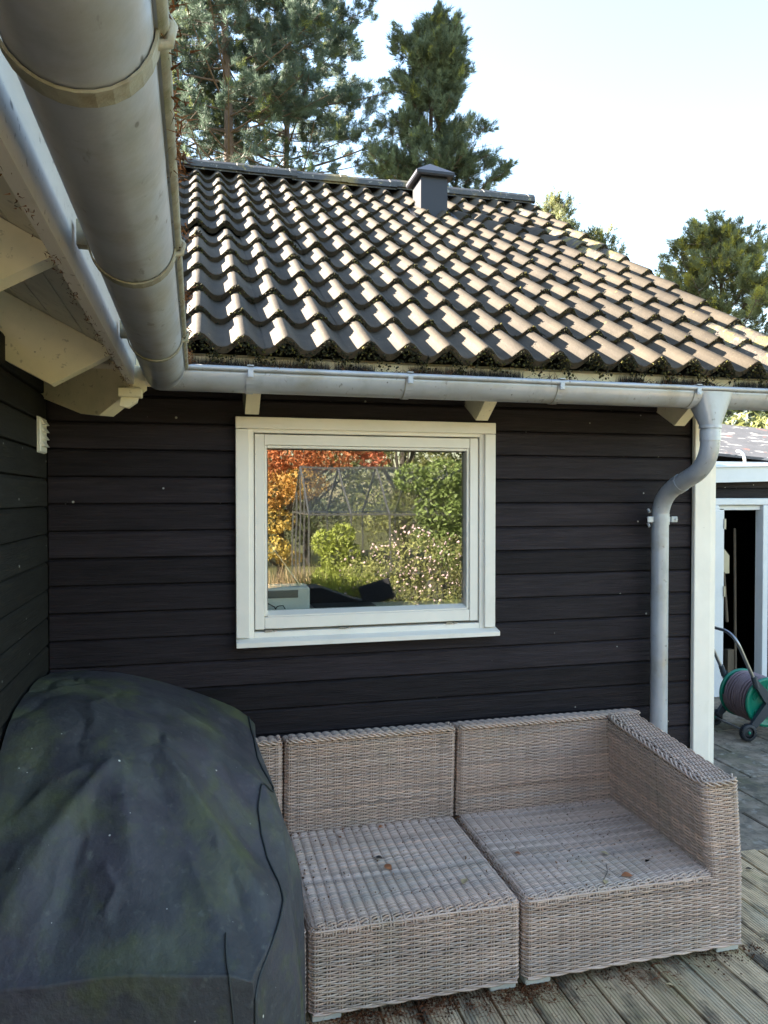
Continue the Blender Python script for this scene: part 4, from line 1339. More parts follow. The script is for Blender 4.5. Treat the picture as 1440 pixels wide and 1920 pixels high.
# ------------------------------------------------------------------ shed with the open white door
SY = 2.40
shed = empty('shed', (5.6, SY, -.06))
tag(shed, 'low black shed with white trim and open white door', 'shed')
sw = MB()
sw.box(3.2, 4.74, SY + .02, SY + .08, -.3, 1.80); sw.box(5.24, 8.6, SY + .02, SY + .08, -.3, 1.9); sw.box(4.74, 5.24, SY + .02, SY + .08, 1.60, 1.84)
sw.box(3.2, 3.28, SY + .08, 5.4, -.3, 1.8); sw.box(8.5, 8.6, SY + .08, 5.4, -.3, 1.9); sw.box(3.2, 8.6, 5.4, 5.5, -.3, 2.1); sw.box(3.2, 8.6, SY + .08, 5.4, -.30, -.12)
swo = sw.build('wall', MT['dark_void'], shed)
for i in range(19):
    z = -.16 + i * .1033
    for (a, b_) in ((3.3, 4.715), (5.262, 8.55)) if z < 1.55 else ((3.3, 8.55),):
        if z > 1.72: continue
        mb = MB(); mb.prism([(SY + .018 - d, z + q) for d, q in board_profile(.1023)], a, b_, 0)
        mb.build('plank', MT['black_wood'], swo)
df = MB()
df.box(4.717, 4.772, SY - .045, SY + .05, -.10, 1.555, bev=.004); df.box(5.205, 5.260, SY - .045, SY + .05, -.10, 1.555, bev=.004)
df.box(4.717, 5.260, SY - .046, SY + .05, 1.556, 1.615, bev=.008)
df.box(4.773, 4.848, SY - .01, SY + .07, -.10, 1.53, bev=.004); df.box(4.80, 5.204, SY - .01, SY + .07, 1.515, 1.553, bev=.003)
df.build('door_frame', MT['shed_white'], shed)
dr = MB(); dr.box(3.99, 4.770, SY - .10, SY - .06, -.085, 1.515, bev=.005)
for z in (.18, .62, 1.06): dr.box(4.03, 4.745, SY - .1025, SY - .1005, z, z + .40)
dro = dr.build('door', MT['shed_white'], shed)
for z in (.12, .80, 1.36):
    b = MB(); b.tube([(4.782, SY - .082, z), (4.782, SY - .082, z + .085)], .0085, 8); b.box(4.768, 4.786, SY - .108, SY - .103, z, z + .085)
    b.build('hinge', MT['steel'], dro)
fb = MB()
sl_ = lambda x: 1.745 + (x - 4.72) * .025
fb.add([(3.1, SY - .10, sl_(3.1)), (8.7, SY - .10, sl_(8.7)), (8.7, SY - .10, sl_(8.7) + .135), (3.1, SY - .10, sl_(3.1) + .115),
        (3.1, SY - .07, sl_(3.1)), (8.7, SY - .07, sl_(8.7)), (8.7, SY - .07, sl_(8.7) + .135), (3.1, SY - .07, sl_(3.1) + .115)],
       [(0, 1, 2, 3), (7, 6, 5, 4), (0, 4, 5, 1), (3, 2, 6, 7), (1, 5, 6, 2), (0, 3, 7, 4)])
fb.build('fascia', MT['shed_white'], shed)
eb = MB()
eb.add([(3.1, SY - .115, sl_(3.1) + .117), (8.7, SY - .115, sl_(8.7) + .137), (8.7, SY - .02, sl_(8.7) + .150), (3.1, SY - .02, sl_(3.1) + .130),
        (3.1, SY - .115, sl_(3.1) + .130), (8.7, SY - .115, sl_(8.7) + .150), (8.7, SY - .02, sl_(8.7) + .163), (3.1, SY - .02, sl_(3.1) + .143)],
       [(3, 2, 1, 0), (4, 5, 6, 7), (0, 1, 5, 4), (1, 2, 6, 5), (2, 3, 7, 6), (3, 0, 4, 7)])
eb.build('edge_trim', MT['shed_white'], shed)
rf = MB()
rf.box(3.1, 8.7, SY - .02, 5.6, 1.845, 1.885)
rf.build('roof', MT['felt'], shed)
shl = empty('lean_to_roof', (7.0, 4.6, 2.0))
tag(shl, 'raised grey felt roof with pale specks behind the shed edge', 'roof')
b = MB()
def top(x, y): return 2.10 - (x - 6.3) * .07 + (y - 4.1) * .42
vs = [(5.6, 4.1), (9.6, 4.1), (9.6, 5.4), (5.6, 5.4)]
b.add([(x, y, top(x, y)) for x, y in vs] + [(x, y, top(x, y) - .03) for x, y in vs], [(0, 1, 2, 3), (7, 6, 5, 4)] + [(i, 4 + i, 4 + (i + 1) % 4, (i + 1) % 4) for i in range(4)])
b.build('felt_sheet', MT['felt'], shl)
b = MB(); b.box(5.7, 9.5, 4.16, 4.24, 1.886, 1.98); b.box(5.7, 9.5, 5.2, 5.3, 1.886, 2.32); b.build('support', MT['dark_void'], shl)
b = MB(); b.box(5.05, 6.6, 2.95, 3.10, 1.887, 1.955, bev=.004)
tag(b.build('white_board', MT['shed_white']), 'white board lying along the shed roof behind the fascia', 'board')
b = MB(); b.tube([(5.74, 2.80, 1.925), (5.84, 2.81, 1.925)], .034, 10); b.tube([(5.84, 2.81, 1.925), (6.02, 2.82, 1.925)], .020, 10)
tl = empty('hand_tool', (5.85, 2.8, 1.887)); tag(tl, 'small black and red tool lying on the shed roof edge', 'tool')
MB().tube([(5.74, 2.80, 1.922), (5.84, 2.81, 1.922)], .033, 10).build('tool_head', MT['black_plastic'], tl)
MB().tube([(5.842, 2.81, 1.922), (5.90, 2.815, 1.922), (6.02, 2.82, 1.915)], [.024, .019, .023], 10).build('tool_handle', MT['red_plastic'], tl)
b = MB(); b.tube(bez((5.55, 3.0, 1.90), (5.57, 3.0, 2.07), (5.48, 3.02, 2.06), 8), .012, 8)
tag(b.build('pipe_bend', MT['white_plastic']), 'short bent white pipe sticking up from the shed roof', 'pipe')
# dim things inside the shed
b = MB(); b.box(4.875, 4.925, 2.47, 2.51, -.12, .14); tag(b.build('timber_offcut', MT['bare_wood']), 'short pale timber offcut standing just inside the shed door', 'timber')
b = MB(); b.box(4.975, 5.035, 2.49, 2.535, -.12, .31); tag(b.build('timber_offcut', MT['bare_wood']), 'taller pale timber offcut standing inside the shed door', 'timber')
br = empty('broom', (5.05, 2.9, -.12)); tag(br, 'long handled broom leaning in the dark shed doorway', 'broom')
MB().tube([(5.06, 2.50, .1), (5.12, 2.60, 1.35)], .012, 7).build('handle', MT['bare_wood'], br)
b = MB(); b.box(5.0, 5.14, 2.47, 2.53, -.115, .08, bev=.01); b.build('brush_head', MT['litter'], br)
sp = empty('spade', (5.0, 2.75, .3)); tag(sp, 'spade with pale wooden handle hanging inside the dark shed', 'spade')
b = MB(); b.tube([(4.93, 2.50, .98), (4.97, 2.50, .55)], .014, 7); b.build('handle', MT['bare_wood'], sp)
b = MB(); b.prism([(4.88, .97), (4.98, .97), (4.98, 1.12), (4.93, 1.18), (4.88, 1.12)], 2.49, 2.505, 1); b.build('blade', MT['steel'], sp)

# ------------------------------------------------------------------ hose reel cart
hc = empty('hose_reel', (4.32, 1.45, -.03))
tag(hc, 'green garden hose reel on a small wheeled cart by the shed', 'hose reel')
# local frame: ax = axle direction (from near to far wheel), fw = from the wheels towards the foot
PN, PF = Vector((4.155, 1.285, .030)), Vector((4.175, 1.655, .030))
ax = (PF - PN).normalized()
fwd = Vector((ax.y, -ax.x, 0)).normalized()
up = Vector((0, 0, 1))
def L(a, f_, u): return PN + ax * a + fwd * f_ + up * u
def frame_M(org, zdir):
    q = zdir.to_track_quat('Z', 'Y').to_matrix().to_4x4()
    return Matrix.Translation(org) @ q
def cart():
    for a in (-.012, .352):
        M = frame_M(L(a, 0, 0), ax)
        b = MB(); b.lathe([(.036, -.018), (.054, -.018), (.057, -.012), (.057, .012), (.054, .018), (.036, .018)], M, 26)
        for k in range(26):
            t = 2 * math.pi * k / 26
            b.tube([M @ Vector((.0575 * math.cos(t), .0575 * math.sin(t), -.015)), M @ Vector((.0575 * math.cos(t), .0575 * math.sin(t), .015))], .0025, 4)
        wh = b.build('wheel', MT['tyre'], hc)
        b = MB(); b.lathe([(0, -.012), (.020, -.012), (.037, -.008), (.037, .008), (.020, .012), (0, .012)], M, 20); b.build('rim', MT['tyre'], wh)
        b = MB(); b.lathe([(0, -.021), (.008, -.021), (.011, -.016), (.011, .016), (.008, .021), (0, .021)], M, 14); b.build('hub_cap', MT['green_plastic'], wh)
    b = MB(); b.tube([L(0, 0, 0), L(.34, 0, 0)], .008, 10); b.build('axle', MT['steel'], hc)
    HC = (.180, .185)        # hub: forward, up
    for a, s in ((.03, -1), (.31, 1)):
        b = MB()
        M = frame_M(L(a, HC[0], HC[1]), ax)
        # flange disc with a raised rim and five oval holes' surrounds
        b.lathe([(.0, -.006), (.055, -.010), (.060, -.002), (.140, -.002), (.152, -.012 * 1), (.168, -.010), (.172, 0), (.168, .008), (.12, .006), (0, .006)], M, 40)
        for k in range(5):
            t = 2 * math.pi * k / 5 + .5
            cc = Vector((math.cos(t) * .105, math.sin(t) * .105, -.004))
            e1, e2 = Vector((math.cos(t), math.sin(t), 0)), Vector((-math.sin(t), math.cos(t), 0))
            b.tube([M @ (cc + e1 * .019 * math.cos(q) + e2 * .030 * math.sin(q)) for q in [2 * math.pi * j / 16 for j in range(17)]], .0045, 6)
        b.build('flange', MT['green_plastic'], hc)
    # hose wound on the drum
    M = frame_M(L(0, HC[0], HC[1]), ax)
    b = MB()
    hr = random.Random(8)
    for lay, (R, cnt) in enumerate(((.085, 13), (.104, 13), (.122, 13), (.140, 12), (.157, 10))):
        pts = []
        for j in range(cnt * 22 + 1):
            t = 2 * math.pi * j / 22
            z = .050 + (j / (cnt * 22)) * .235
            pts.append(M @ Vector(((R + .002 * math.sin(t * 3.1 + lay)) * math.cos(t), (R + .002 * math.cos(t * 2.3)) * math.sin(t), z + .006 * math.sin(t * .83 + lay))))
        if lay >= 2 or True:
            b.tube(pts, .0088, 7)
    b.build('hose', MT['hose'], hc)
    b = MB(); b.lathe([(.0, .03), (.062, .03), (.062, .31), (0, .31)], M, 20); b.build('drum', MT['green_plastic'], hc)
    # side frames: one leg to the wheel, one to the foot, one up to the handle
    for a in (-.004, .344):
        b = MB()
        def bar(p, q, w0, w1, th=.016):
            p, q = Vector(p), Vector(q)
            d = (q - p).normalized()
            s = d.cross(ax).normalized()
            vs = []
            for c, wd in ((p, w0), (q, w1)):
                for e in (-1, 1):
                    for g in (-1, 1):
                        vs.append(c + s * e * wd + ax * g * th * (1 if wd > .02 else .8))
            b.add(vs, [(0, 1, 3, 2), (4, 6, 7, 5), (0, 2, 6, 4), (1, 5, 7, 3), (0, 4, 5, 1), (2, 3, 7, 6)])
        bar(L(a, .02, .018), L(a, HC[0], HC[1]), .020, .040)
        bar(L(a, HC[0] + .02, HC[1]), L(a, .33, -.03), .036, .018)
        bar(L(a, HC[0], HC[1]), L(a, .055, .34), .038, .017)
        Mh = frame_M(L(a, HC[0], HC[1]), ax)
        b.lathe([(0, -.022), (.030, -.020), (.046, -.012), (.050, 0), (.046, .012), (0, .016)], Mh, 22)
        sf = b.build('side_frame', MT['grey_plastic'], hc)
        MB().tube([L(a - .02, HC[0] + .01, HC[1]), L(a - .034, HC[0] + .01, HC[1])], .012, 10).build('knob', MT['grey_plastic'], sf)
        MB().tube([L(a, .070, .30), L(a, .045, .375)], .019, 10).build('clamp_sleeve', MT['grey_plastic'], sf)
    # tubular handle
    h = MB()
    pts = [L(-.004, .058, .335)] + bez(L(-.004, -.06, .575), L(-.004, -.105, .665), L(.085, -.112, .68), 8) + bez(L(.255, -.112, .68), L(.344, -.105, .665), L(.344, -.06, .575), 8) + [L(.344, .058, .335)]
    h.tube(pts, .0115, 10)
    h.build('handle', MT['steel'], hc)
    b = MB(); b.tube([L(0, .33, -.035), L(.34, .33, -.035)], .012, 8); b.build('foot_bar', MT['grey_plastic'], hc)
cart()

# ------------------------------------------------------------------ trees
def frames(D):
    r = np.where(np.abs(D[:, 2:3]) < .9, np.array([[0, 0, 1.0]]), np.array([[1.0, 0, 0]]))
    e1 = np.cross(D, r); e1 /= np.linalg.norm(e1, axis=1, keepdims=True)
    return e1, np.cross(D, e1)

def needle_tufts(P, D, size, K, wd, rg):
    """bottle-brush tufts: K needle bunches (triangles) round each axis D at P"""
    n = len(P)
    e1, e2 = frames(D)
    t0 = rg.uniform(0, 1, (n, K)) ** .8
    ph = rg.uniform(0, 2 * np.pi, (n, K))
    til = rg.uniform(.55, 1.25, (n, K)) * (1.15 - .65 * t0)
    dr = np.cos(til)[..., None] * D[:, None] + np.sin(til)[..., None] * (np.cos(ph)[..., None] * e1[:, None] + np.sin(ph)[..., None] * e2[:, None])
    st = P[:, None] + D[:, None] * (t0 * 1.0)[..., None] * size[:, None, None]
    ln = size[:, None] * rg.uniform(.40, .62, (n, K))
    tip = st + dr * ln[..., None]
    rv_ = rg.normal(size=(n, K, 3))
    s = np.cross(dr, rv_); s /= np.linalg.norm(s, axis=2, keepdims=True) + 1e-9
    mid = st + dr * (ln * .45)[..., None]
    V = np.stack([st, mid + s * wd / 2, tip, mid - s * wd / 2], 2).reshape(-1, 3)
    F = np.arange(n * K * 4).reshape(-1, 4)
    return V, F

def pine(base, H, h0, prof, seed, label, needle, trunk_r=.16, whorl=.40, nbr=6, size=.17, K=26, wd=.016, lean=(0, 0), dens=1.0, droop=0.0, hmax_vis=None, warm=.06, sparse=False):
    rg = np.random.default_rng(seed)
    t = empty('pine_tree', base)
    tag(t, label, 'tree', 'pine trees beyond the roof')
    base = np.array(base, float)
    tk = MB()
    hs = np.linspace(0, H, 16)
    def tp(h): return base + np.array([lean[0] * h / H + .06 * math.sin(h * .9 + seed), lean[1] * h / H + .05 * math.cos(h * .7 + seed), h])
    tk.tube([tuple(tp(h)) for h in hs], [trunk_r * (1 - .93 * (h / H)) + .008 for h in hs], 9)
    TP, TD, TS, TC = [], [], [], []
    h = h0
    while h < H - .15:
        f = (h - h0) / (H - h0)
        Lmax = prof(f)
        nb = int(rg.integers(nbr - 1, nbr + 2))
        a0 = rg.uniform(0, 6.28)
        for k in range(nb):
            az = a0 + 2 * np.pi * k / nb + rg.normal(0, .25)
            L_ = Lmax * rg.uniform(.5, 1.22)
            el = np.radians(-4 + 50 * f ** 1.5 + rg.normal(0, 8)) - droop * (1 - f)
            d = np.array([math.cos(az) * math.cos(el), math.sin(az) * math.cos(el), math.sin(el)])
            p0 = tp(h + rg.normal(0, .08))
            npt = 6
            pts = [p0 + d * L_ * s + np.array([0, 0, .16 * L_ * s * s - .06 * L_ * s]) for s in np.linspace(0, 1, npt)]
            tk.tube([tuple(q) for q in pts], [max(.006, .019 * L_ / 1.8 * (1 - .8 * s)) for s in np.linspace(0, 1, npt)], 4, cap=False)
            nt_ = int((8 + 17 * L_) * dens * (min(1.0, max(.16, (f - .31) * 4.2)) if sparse else 1))
            ncl = max(2, nt_ // 5)
            for _ in range(ncl):
                s = rg.uniform(.25, 1.0) ** .65
                q = p0 + d * L_ * s + np.array([0, 0, .16 * L_ * s * s - .06 * L_ * s])
                lat = np.array([-math.sin(az), math.cos(az), 0]) * rg.normal(0, .26) * L_ * (1.15 - .8 * s)
                q2 = q + lat + np.array([0, 0, rg.normal(.04, .06)])
                tk.tube([tuple(q), tuple(q2)], [.007, .004], 3, cap=False)
                tcl = rg.uniform(.75, 1.25)
                for _k in range(5):
                    dd = d * .6 + lat * .8 + np.array([0, 0, .55]) + rg.normal(0, .42, 3)
                    dd /= np.linalg.norm(dd)
                    TP.append(q2 + rg.normal(0, .055, 3) - dd * .08); TD.append(dd); TS.append(size * rg.uniform(.7, 1.2)); TC.append(tcl)
            # bare side twigs
            for _ in range(2):
                s = rg.uniform(.25, .8)
                q = p0 + d * L_ * s
                lt = np.array([-math.sin(az), math.cos(az), .15]) * rg.choice([-1, 1]) * L_ * .25 + d * L_ * .15
                tk.tube([tuple(q), tuple(q + lt)], [.008, .004], 3, cap=False)
        h += whorl * rg.uniform(.75, 1.25) * (1 - .45 * f)
    for _ in range(5):
        TP.append(tp(H - .12) + rg.normal(0, .05, 3)); TD.append(np.array([rg.normal(0, .3), rg.normal(0, .3), 1.0])); TS.append(size); TC.append(1.0)
        TD[-1] /= np.linalg.norm(TD[-1])
    TP, TD, TS = np.array(TP), np.array(TD), np.array(TS)
    V, F = needle_tufts(TP, TD, TS, K, wd, rg)
    tn = rg.uniform(.8, 1.22, (len(TP), 1)) * np.array(TC)[:, None] * np.ones((1, 3))
    w_ = rg.random(len(TP)) < warm
    tn[w_] *= np.array([2.0, 1.7, .75])
    tone = np.repeat(tn, K * 4, 0)
    tk.build('trunk', MT['bark'], t)
    nobj('crown', V, F, MT[needle], t, tone=tone)
    return t

GZ = -.30
pine((5.40, 12.5, GZ), 12.0, 3.0, lambda f: 2.65 * (1 - f) ** .47 * (.8 + .2 * math.sin(f * 23)), 21, 'bushy cone shaped pine rising alone behind the roof vent', 'needle_green', trunk_r=.17, whorl=.42, nbr=7, dens=1.75, size=.21, K=58, wd=.0105, lean=(.15, 0), warm=.05)
pine((1.25, 14.5, GZ), 18.0, 4.2, lambda f: 3.7 * (1 - f) ** .5, 5, 'tall blue green pine with reddish trunk showing above the ridge', 'needle_blue', trunk_r=.20, whorl=.62, nbr=6, size=.23, K=56, wd=.011, dens=2.1, droop=.12, sparse=True)
pine((2.9, 16.6, GZ), 17.5, 5.0, lambda f: 3.7 * (1 - f) ** .5, 8, 'tall drooping pine just left of the lone cone shaped pine', 'needle_blue', trunk_r=.16, whorl=.60, nbr=6, size=.23, K=56, wd=.011, dens=2.1, droop=.18, sparse=True)
pine((-.15, 16.2, GZ), 17.0, 4.8, lambda f: 3.2 * (1 - f) ** .5, 13, 'tall pine partly hidden by the big overhead gutter', 'needle_blue', trunk_r=.18, whorl=.66, nbr=6, size=.23, K=56, wd=.011, dens=1.7, droop=.1, sparse=True)
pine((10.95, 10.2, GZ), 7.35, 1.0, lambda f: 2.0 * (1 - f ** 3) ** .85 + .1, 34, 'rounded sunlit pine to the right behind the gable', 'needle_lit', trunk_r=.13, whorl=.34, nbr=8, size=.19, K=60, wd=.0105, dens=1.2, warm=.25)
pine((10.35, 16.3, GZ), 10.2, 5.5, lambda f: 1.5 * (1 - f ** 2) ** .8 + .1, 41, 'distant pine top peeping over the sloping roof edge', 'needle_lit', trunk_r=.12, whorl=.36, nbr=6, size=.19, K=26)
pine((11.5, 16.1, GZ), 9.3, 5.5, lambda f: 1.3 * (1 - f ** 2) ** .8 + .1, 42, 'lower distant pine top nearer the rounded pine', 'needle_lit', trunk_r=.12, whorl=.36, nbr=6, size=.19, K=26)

def leaf_cloud(blobs, n, size, rg, flat=.0, shell=.55):
    """leaf quads through a set of ellipsoids (centre, radii)"""
    w_ = np.array([np.prod(r) ** .7 for c, r in blobs]); w_ /= w_.sum()
    k = rg.choice(len(blobs), n, p=w_)
    C = np.array([c for c, r in blobs])[k]; R = np.array([r for c, r in blobs])[k]
    d = rg.normal(size=(n, 3)); d /= np.linalg.norm(d, axis=1, keepdims=True)
    rr = rg.uniform(0, 1, (n, 1)) ** (1 / 3) * (1 - shell) + shell * rg.uniform(.75, 1.05, (n, 1))
    P = C + d * R * np.minimum(rr, 1.08)
    N = d * .6 + rg.normal(0, .6, (n, 3)) + np.array([0, 0, .35]); N /= np.linalg.norm(N, axis=1, keepdims=True)
    e1, e2 = frames(N)
    a = rg.uniform(0, 6.28, n)
    u = np.cos(a)[:, None] * e1 + np.sin(a)[:, None] * e2
    v = np.cross(N, u)
    s = size * rg.uniform(.6, 1.35, (n, 1))
    V = np.stack([P - u * s, P - v * s * .42 + N * s * .08, P + u * s, P + v * s * .42 + N * s * .08], 1).reshape(-1, 3)
    F = np.arange(n * 4).reshape(n, 4)
    return V, F, k

def broad_tree(base, H, blobs, n, size, seed, label, leafm, name='broad_tree', cat='tree', group=None, trunk_r=.12, tv=.35, tint=None, bark='dark_bark', limbs=True):
    rg = np.random.default_rng(seed)
    t = empty(name, base)
    tag(t, label, cat, group)
    b0 = np.array(base, float)
    bl = [(b0 + np.array(c), np.array(r)) for c, r in blobs]
    V, F, k = leaf_cloud(bl, n, size, rg)
    tn = rg.uniform(1 - tv, 1 + tv, (n, 1)) * np.ones((1, 3)) * rg.uniform(.85, 1.15, (len(bl), 1))[k]
    if tint is not None: tn = tn * np.array([tint[i] if i < len(tint) else (1, 1, 1) for i in range(len(bl))])[k]
    tb = MB()
    if limbs:
        tb.tube([tuple(b0), tuple(b0 + np.array([.02, .03, H * .35])), tuple(b0 + np.array([-.03, .02, H * .75]))], [trunk_r, trunk_r * .75, trunk_r * .25], 8)
        for c, r in bl:
            st = b0 + np.array([0, 0, max(.1, min(H * .45, (c[2] - b0[2]) * .5))])
            md = (st + c) / 2 + np.array([0, 0, .1])
            tb.tube([tuple(st), tuple(md), tuple(c)], [trunk_r * .4, trunk_r * .25, trunk_r * .1], 5)
    else:
        for _ in range(14):
            q = b0 + np.array([rg.normal(0, .12), rg.normal(0, .12), 0])
            c, r = bl[int(rg.integers(len(bl)))]
            tb.tube([tuple(q), tuple((q + c) / 2 + rg.normal(0, .04, 3)), tuple(c + rg.normal(0, .08, 3))], [.012, .009, .004], 4)
    tb.build('trunk' if limbs else 'stems', MT[bark], t)
    nobj('crown' if limbs else 'foliage', V, F, MT[leafm], t, tone=np.repeat(tn, 4, 0))
    return t

def rand_blobs(rg, n, ext, rmin, rmax, z0, z1):
    out = []
    for _ in range(n):
        z = rg.uniform(z0, z1)
        f = math.sin(math.pi * (z - z0 * .6) / (z1 * 1.08 - z0 * .6)) ** .6
        a, r = rg.uniform(0, 6.28), ext * f * math.sqrt(rg.uniform(0, 1))
        q = rg.uniform(rmin, rmax)
        out.append(((r * math.cos(a), r * math.sin(a), z), (q, q, q * .75)))
    return out
rb_ = np.random.default_rng(77)
# sunlit broadleaf trees far behind the pines and beside the shed
broad_tree((-.5, 27, GZ), 7.5, rand_blobs(rb_, 22, 2.6, .8, 1.4, 2.5, 8.3), 2600, .16, 51, 'sunlit yellow green tree far behind the pine trunks on the left', 'leaf_yellow', group='broadleaf trees beyond the roof')
broad_tree((4.6, 27, GZ), 7.0, rand_blobs(rb_, 22, 2.6, .8, 1.4, 2.0, 7.8), 2400, .16, 52, 'dull green tree far behind the pines, right of the yellow green one', 'leaf_olive', group='broadleaf trees beyond the roof')
broad_tree((9.6, 7.4, GZ), 3.0, rand_blobs(rb_, 22, 1.5, .4, .7, .5, 3.5), 5200, .055, 53, 'leafy olive green bush seen under the gutter beyond the shed roof', 'leaf_olive', name='bush', cat='bush', group='broadleaf trees beyond the roof')
broad_tree((11.6, 6.0, GZ), 3.0, rand_blobs(rb_, 18, 1.4, .4, .7, .5, 3.0), 2600, .07, 54, 'dark green bush at the far right beyond the shed', 'leaf_dark', name='bush', cat='bush', group='broadleaf trees beyond the roof')

# ------------------------------------------------------------------ the garden mirrored in the window
def garden_tree(*a, **k): return broad_tree(*a, **k)
rg0 = np.random.default_rng(9)
broad_tree((2.2, -12.2, GZ), 3.4, [((x, y, z), (r, r, r * .6)) for x, y, z, r in
           [(-.6, .2, 2.6, .8), (.2, .1, 2.9, .8), (.9, .2, 2.85, .7), (1.7, 0, 3.1, .6), (-.3, .5, 2.1, .7), (.4, .5, 2.2, .55), (-.9, .4, 1.65, .6), (-.2, .6, 1.45, .45), (-1.0, .3, 3.3, .7), (.3, 0, 3.5, .7), (1.9, .2, 2.7, .35), (-.2, .7, .95, .38), (-.9, .5, 1.0, .3), (.1, .6, .75, .3)]],
           15000, .043, 61, 'red and orange maple mirrored in the upper left of the pane', 'leaf_red', name='maple_tree', trunk_r=.09,
           tint=[(1, 1, 1)] * 4 + [(1.05, 1.5, 1.0), (1.05, 1.7, 1.1), (1.05, 2.0, 1.2), (1.05, 1.9, 1.2), (1, .9, .9), (.9, .7, .8), (1, .8, 1), (1.05, 2.0, 1.2), (.7, 1.6, 1), (1.0, 1.8, 1.2)])
hx = [(1.2, -17, 5.2, 'leaf_dark', 'dark hedge tree behind the mirrored red maple'), (3.6, -18, 5.6, 'leaf_dark', 'dark tree directly above the mirrored greenhouse ridge'), (6.0, -16.5, 5.0, 'leaf_olive', 'pale olive tree at the upper right of the mirrored garden'),
      (8.4, -18, 5.4, 'leaf_olive', 'tall pale tree at the far right of the mirrored garden'), (-1.6, -17.5, 5.4, 'leaf_dark', 'dark tree at the far left end of the garden hedge'), (11.2, -17, 5.2, 'leaf_dark', 'dark tree at the far right end of the garden hedge'),
      (-4.5, -15, 5.0, 'leaf_green', 'green tree left of the garden, beyond the house'), (14, -14, 5.4, 'leaf_green', 'green tree right of the garden, beyond the shed')]
for i, (x, y, h, lm, lb) in enumerate(hx):
    broad_tree((x, y, GZ), h * .8, rand_blobs(np.random.default_rng(100 + i), 26, 1.7, .55, 1.0, .6, h), 8500 if abs(x - 4) < 6 else 2500, .060, 70 + i, lb, lm, group='trees along the far side of the garden')
broad_tree((4.05, -7.4, GZ), 2.2, [((x, y, z), (r, r, r * .8)) for x, y, z, r in [(-.45, 0, 2.2, .3), (0, .1, 2.25, .35), (.3, 0, 1.95, .4), (-.1, .2, 1.75, .4), (.45, .2, 1.45, .42), (.1, .3, 1.2, .42), (.6, .1, 1.0, .4), (.7, .2, 1.9, .35), (-.2, .2, 1.35, .3)]],
           8500, .036, 81, 'fresh green small tree right of the mirrored greenhouse', 'leaf_green', name='small_tree', trunk_r=.04)
broad_tree((2.2, -6.1, GZ), 1.2, [((x, y, z), (r, r, r)) for x, y, z, r in [(-.12, 0, 1.35, .17), (.1, .05, 1.45, .16), (0, .1, 1.15, .2), (.2, .1, 1.2, .15), (-.1, .1, .9, .2), (.15, .15, .8, .2), (.0, .2, .55, .22)]],
           3600, .028, 82, 'bright lime green shrub in the middle of the mirrored garden', 'leaf_lime', name='shrub', cat='shrub', limbs=False)
broad_tree((2.9, -5.2, GZ), 1.0, [((x, y, z), (r, r, r)) for x, y, z, r in [(-.55, 0, 1.0, .25), (-.25, .05, 1.15, .28), (.1, 0, 1.25, .28), (.45, .05, 1.2, .3), (.75, 0, 1.1, .28), (-.5, .1, .7, .28), (-.1, .15, .8, .32), (.3, .15, .8, .32), (.7, .1, .75, .3), (.9, 0, .6, .3), (0, .2, .5, .3), (.5, .2, .5, .3)]],
           8000, .022, 83, 'wide flowering bush with small white and pink blooms, mirrored', 'leaf_olive', name='flowering_bush', cat='bush', limbs=False)
fb_ = bpy.data.objects['flowering_bush']
rgf = np.random.default_rng(84)
n = 420
k = rgf.integers(0, 9, n)
FC = np.array([(-.55, 0, 1.0), (-.25, .05, 1.15), (.1, 0, 1.25), (.45, .05, 1.2), (.75, 0, 1.1), (-.5, .1, .7), (-.1, .15, .8), (.3, .15, .8), (.0, .1, 1.3)])[k] + np.array([2.9, -5.2, GZ])
d = rgf.normal(size=(n, 3)); d[:, 1] = np.abs(d[:, 1]); d /= np.linalg.norm(d, axis=1, keepdims=True)
V, F, t = clumps(FC + d * .30, rgf.uniform(.005, .019, n), np.clip(rgf.normal(1, .1, (n, 1)) * np.array([[1, .92, .94]]), 0, 1.2))
tag(nobj('blossoms', V, F, MT['petal'], fb_, tone=t), kind='stuff')
# tall herbs below the lime shrub, straw grass tuft
def grass_clump(base, n, h, spread, seed, label, m, name, cat, wd=.008):
    rg = np.random.default_rng(seed)
    P = np.array(base) + np.stack([rg.normal(0, spread[0], n), rg.normal(0, spread[1], n), np.zeros(n)], 1)
    D = np.stack([rg.normal(0, .22, n), rg.normal(0, .22, n), np.ones(n)], 1); D /= np.linalg.norm(D, axis=1, keepdims=True)
    Lh = h * rg.uniform(.55, 1.1, n)
    s = np.stack([rg.normal(0, 1, n), rg.normal(0, 1, n), np.zeros(n)], 1); s /= np.linalg.norm(s, axis=1, keepdims=True)
    M_ = P + D * (Lh * .6)[:, None]; bend = s * (Lh * .12)[:, None]
    T_ = P + D * Lh[:, None] + bend * 2
    w_ = np.cross(s, D) * wd
    V = np.stack([P - w_ / 2, P + w_ / 2, M_ + w_ * .7 + bend * .5, M_ - w_ * .7 + bend * .5, T_], 1).reshape(-1, 3)
    i = np.arange(n)[:, None] * 5
    F1 = np.concatenate([i, i + 1, i + 2, i + 3], 1); F2 = np.concatenate([i + 3, i + 2, i + 4], 1)
    o = nobj(name, V, [F1, F2], MT[m], tone=np.repeat(rg.uniform(.7, 1.35, (n, 1)) * np.ones((1, 3)), 5, 0))
    return tag(o, label, cat)
grass_clump((1.68, -6.4, GZ), 1500, 1.05, (.30, .22), 85, 'straw coloured ornamental grass tuft at the lower left of the mirror image', 'straw', 'grass_tuft', 'grass')
grass_clump((2.25, -5.6, GZ), 1300, 1.15, (.17, .15), 86, 'upright green herb clump under the mirrored lime shrub', 'leaf_lime', 'herb_clump', 'plant', wd=.014)
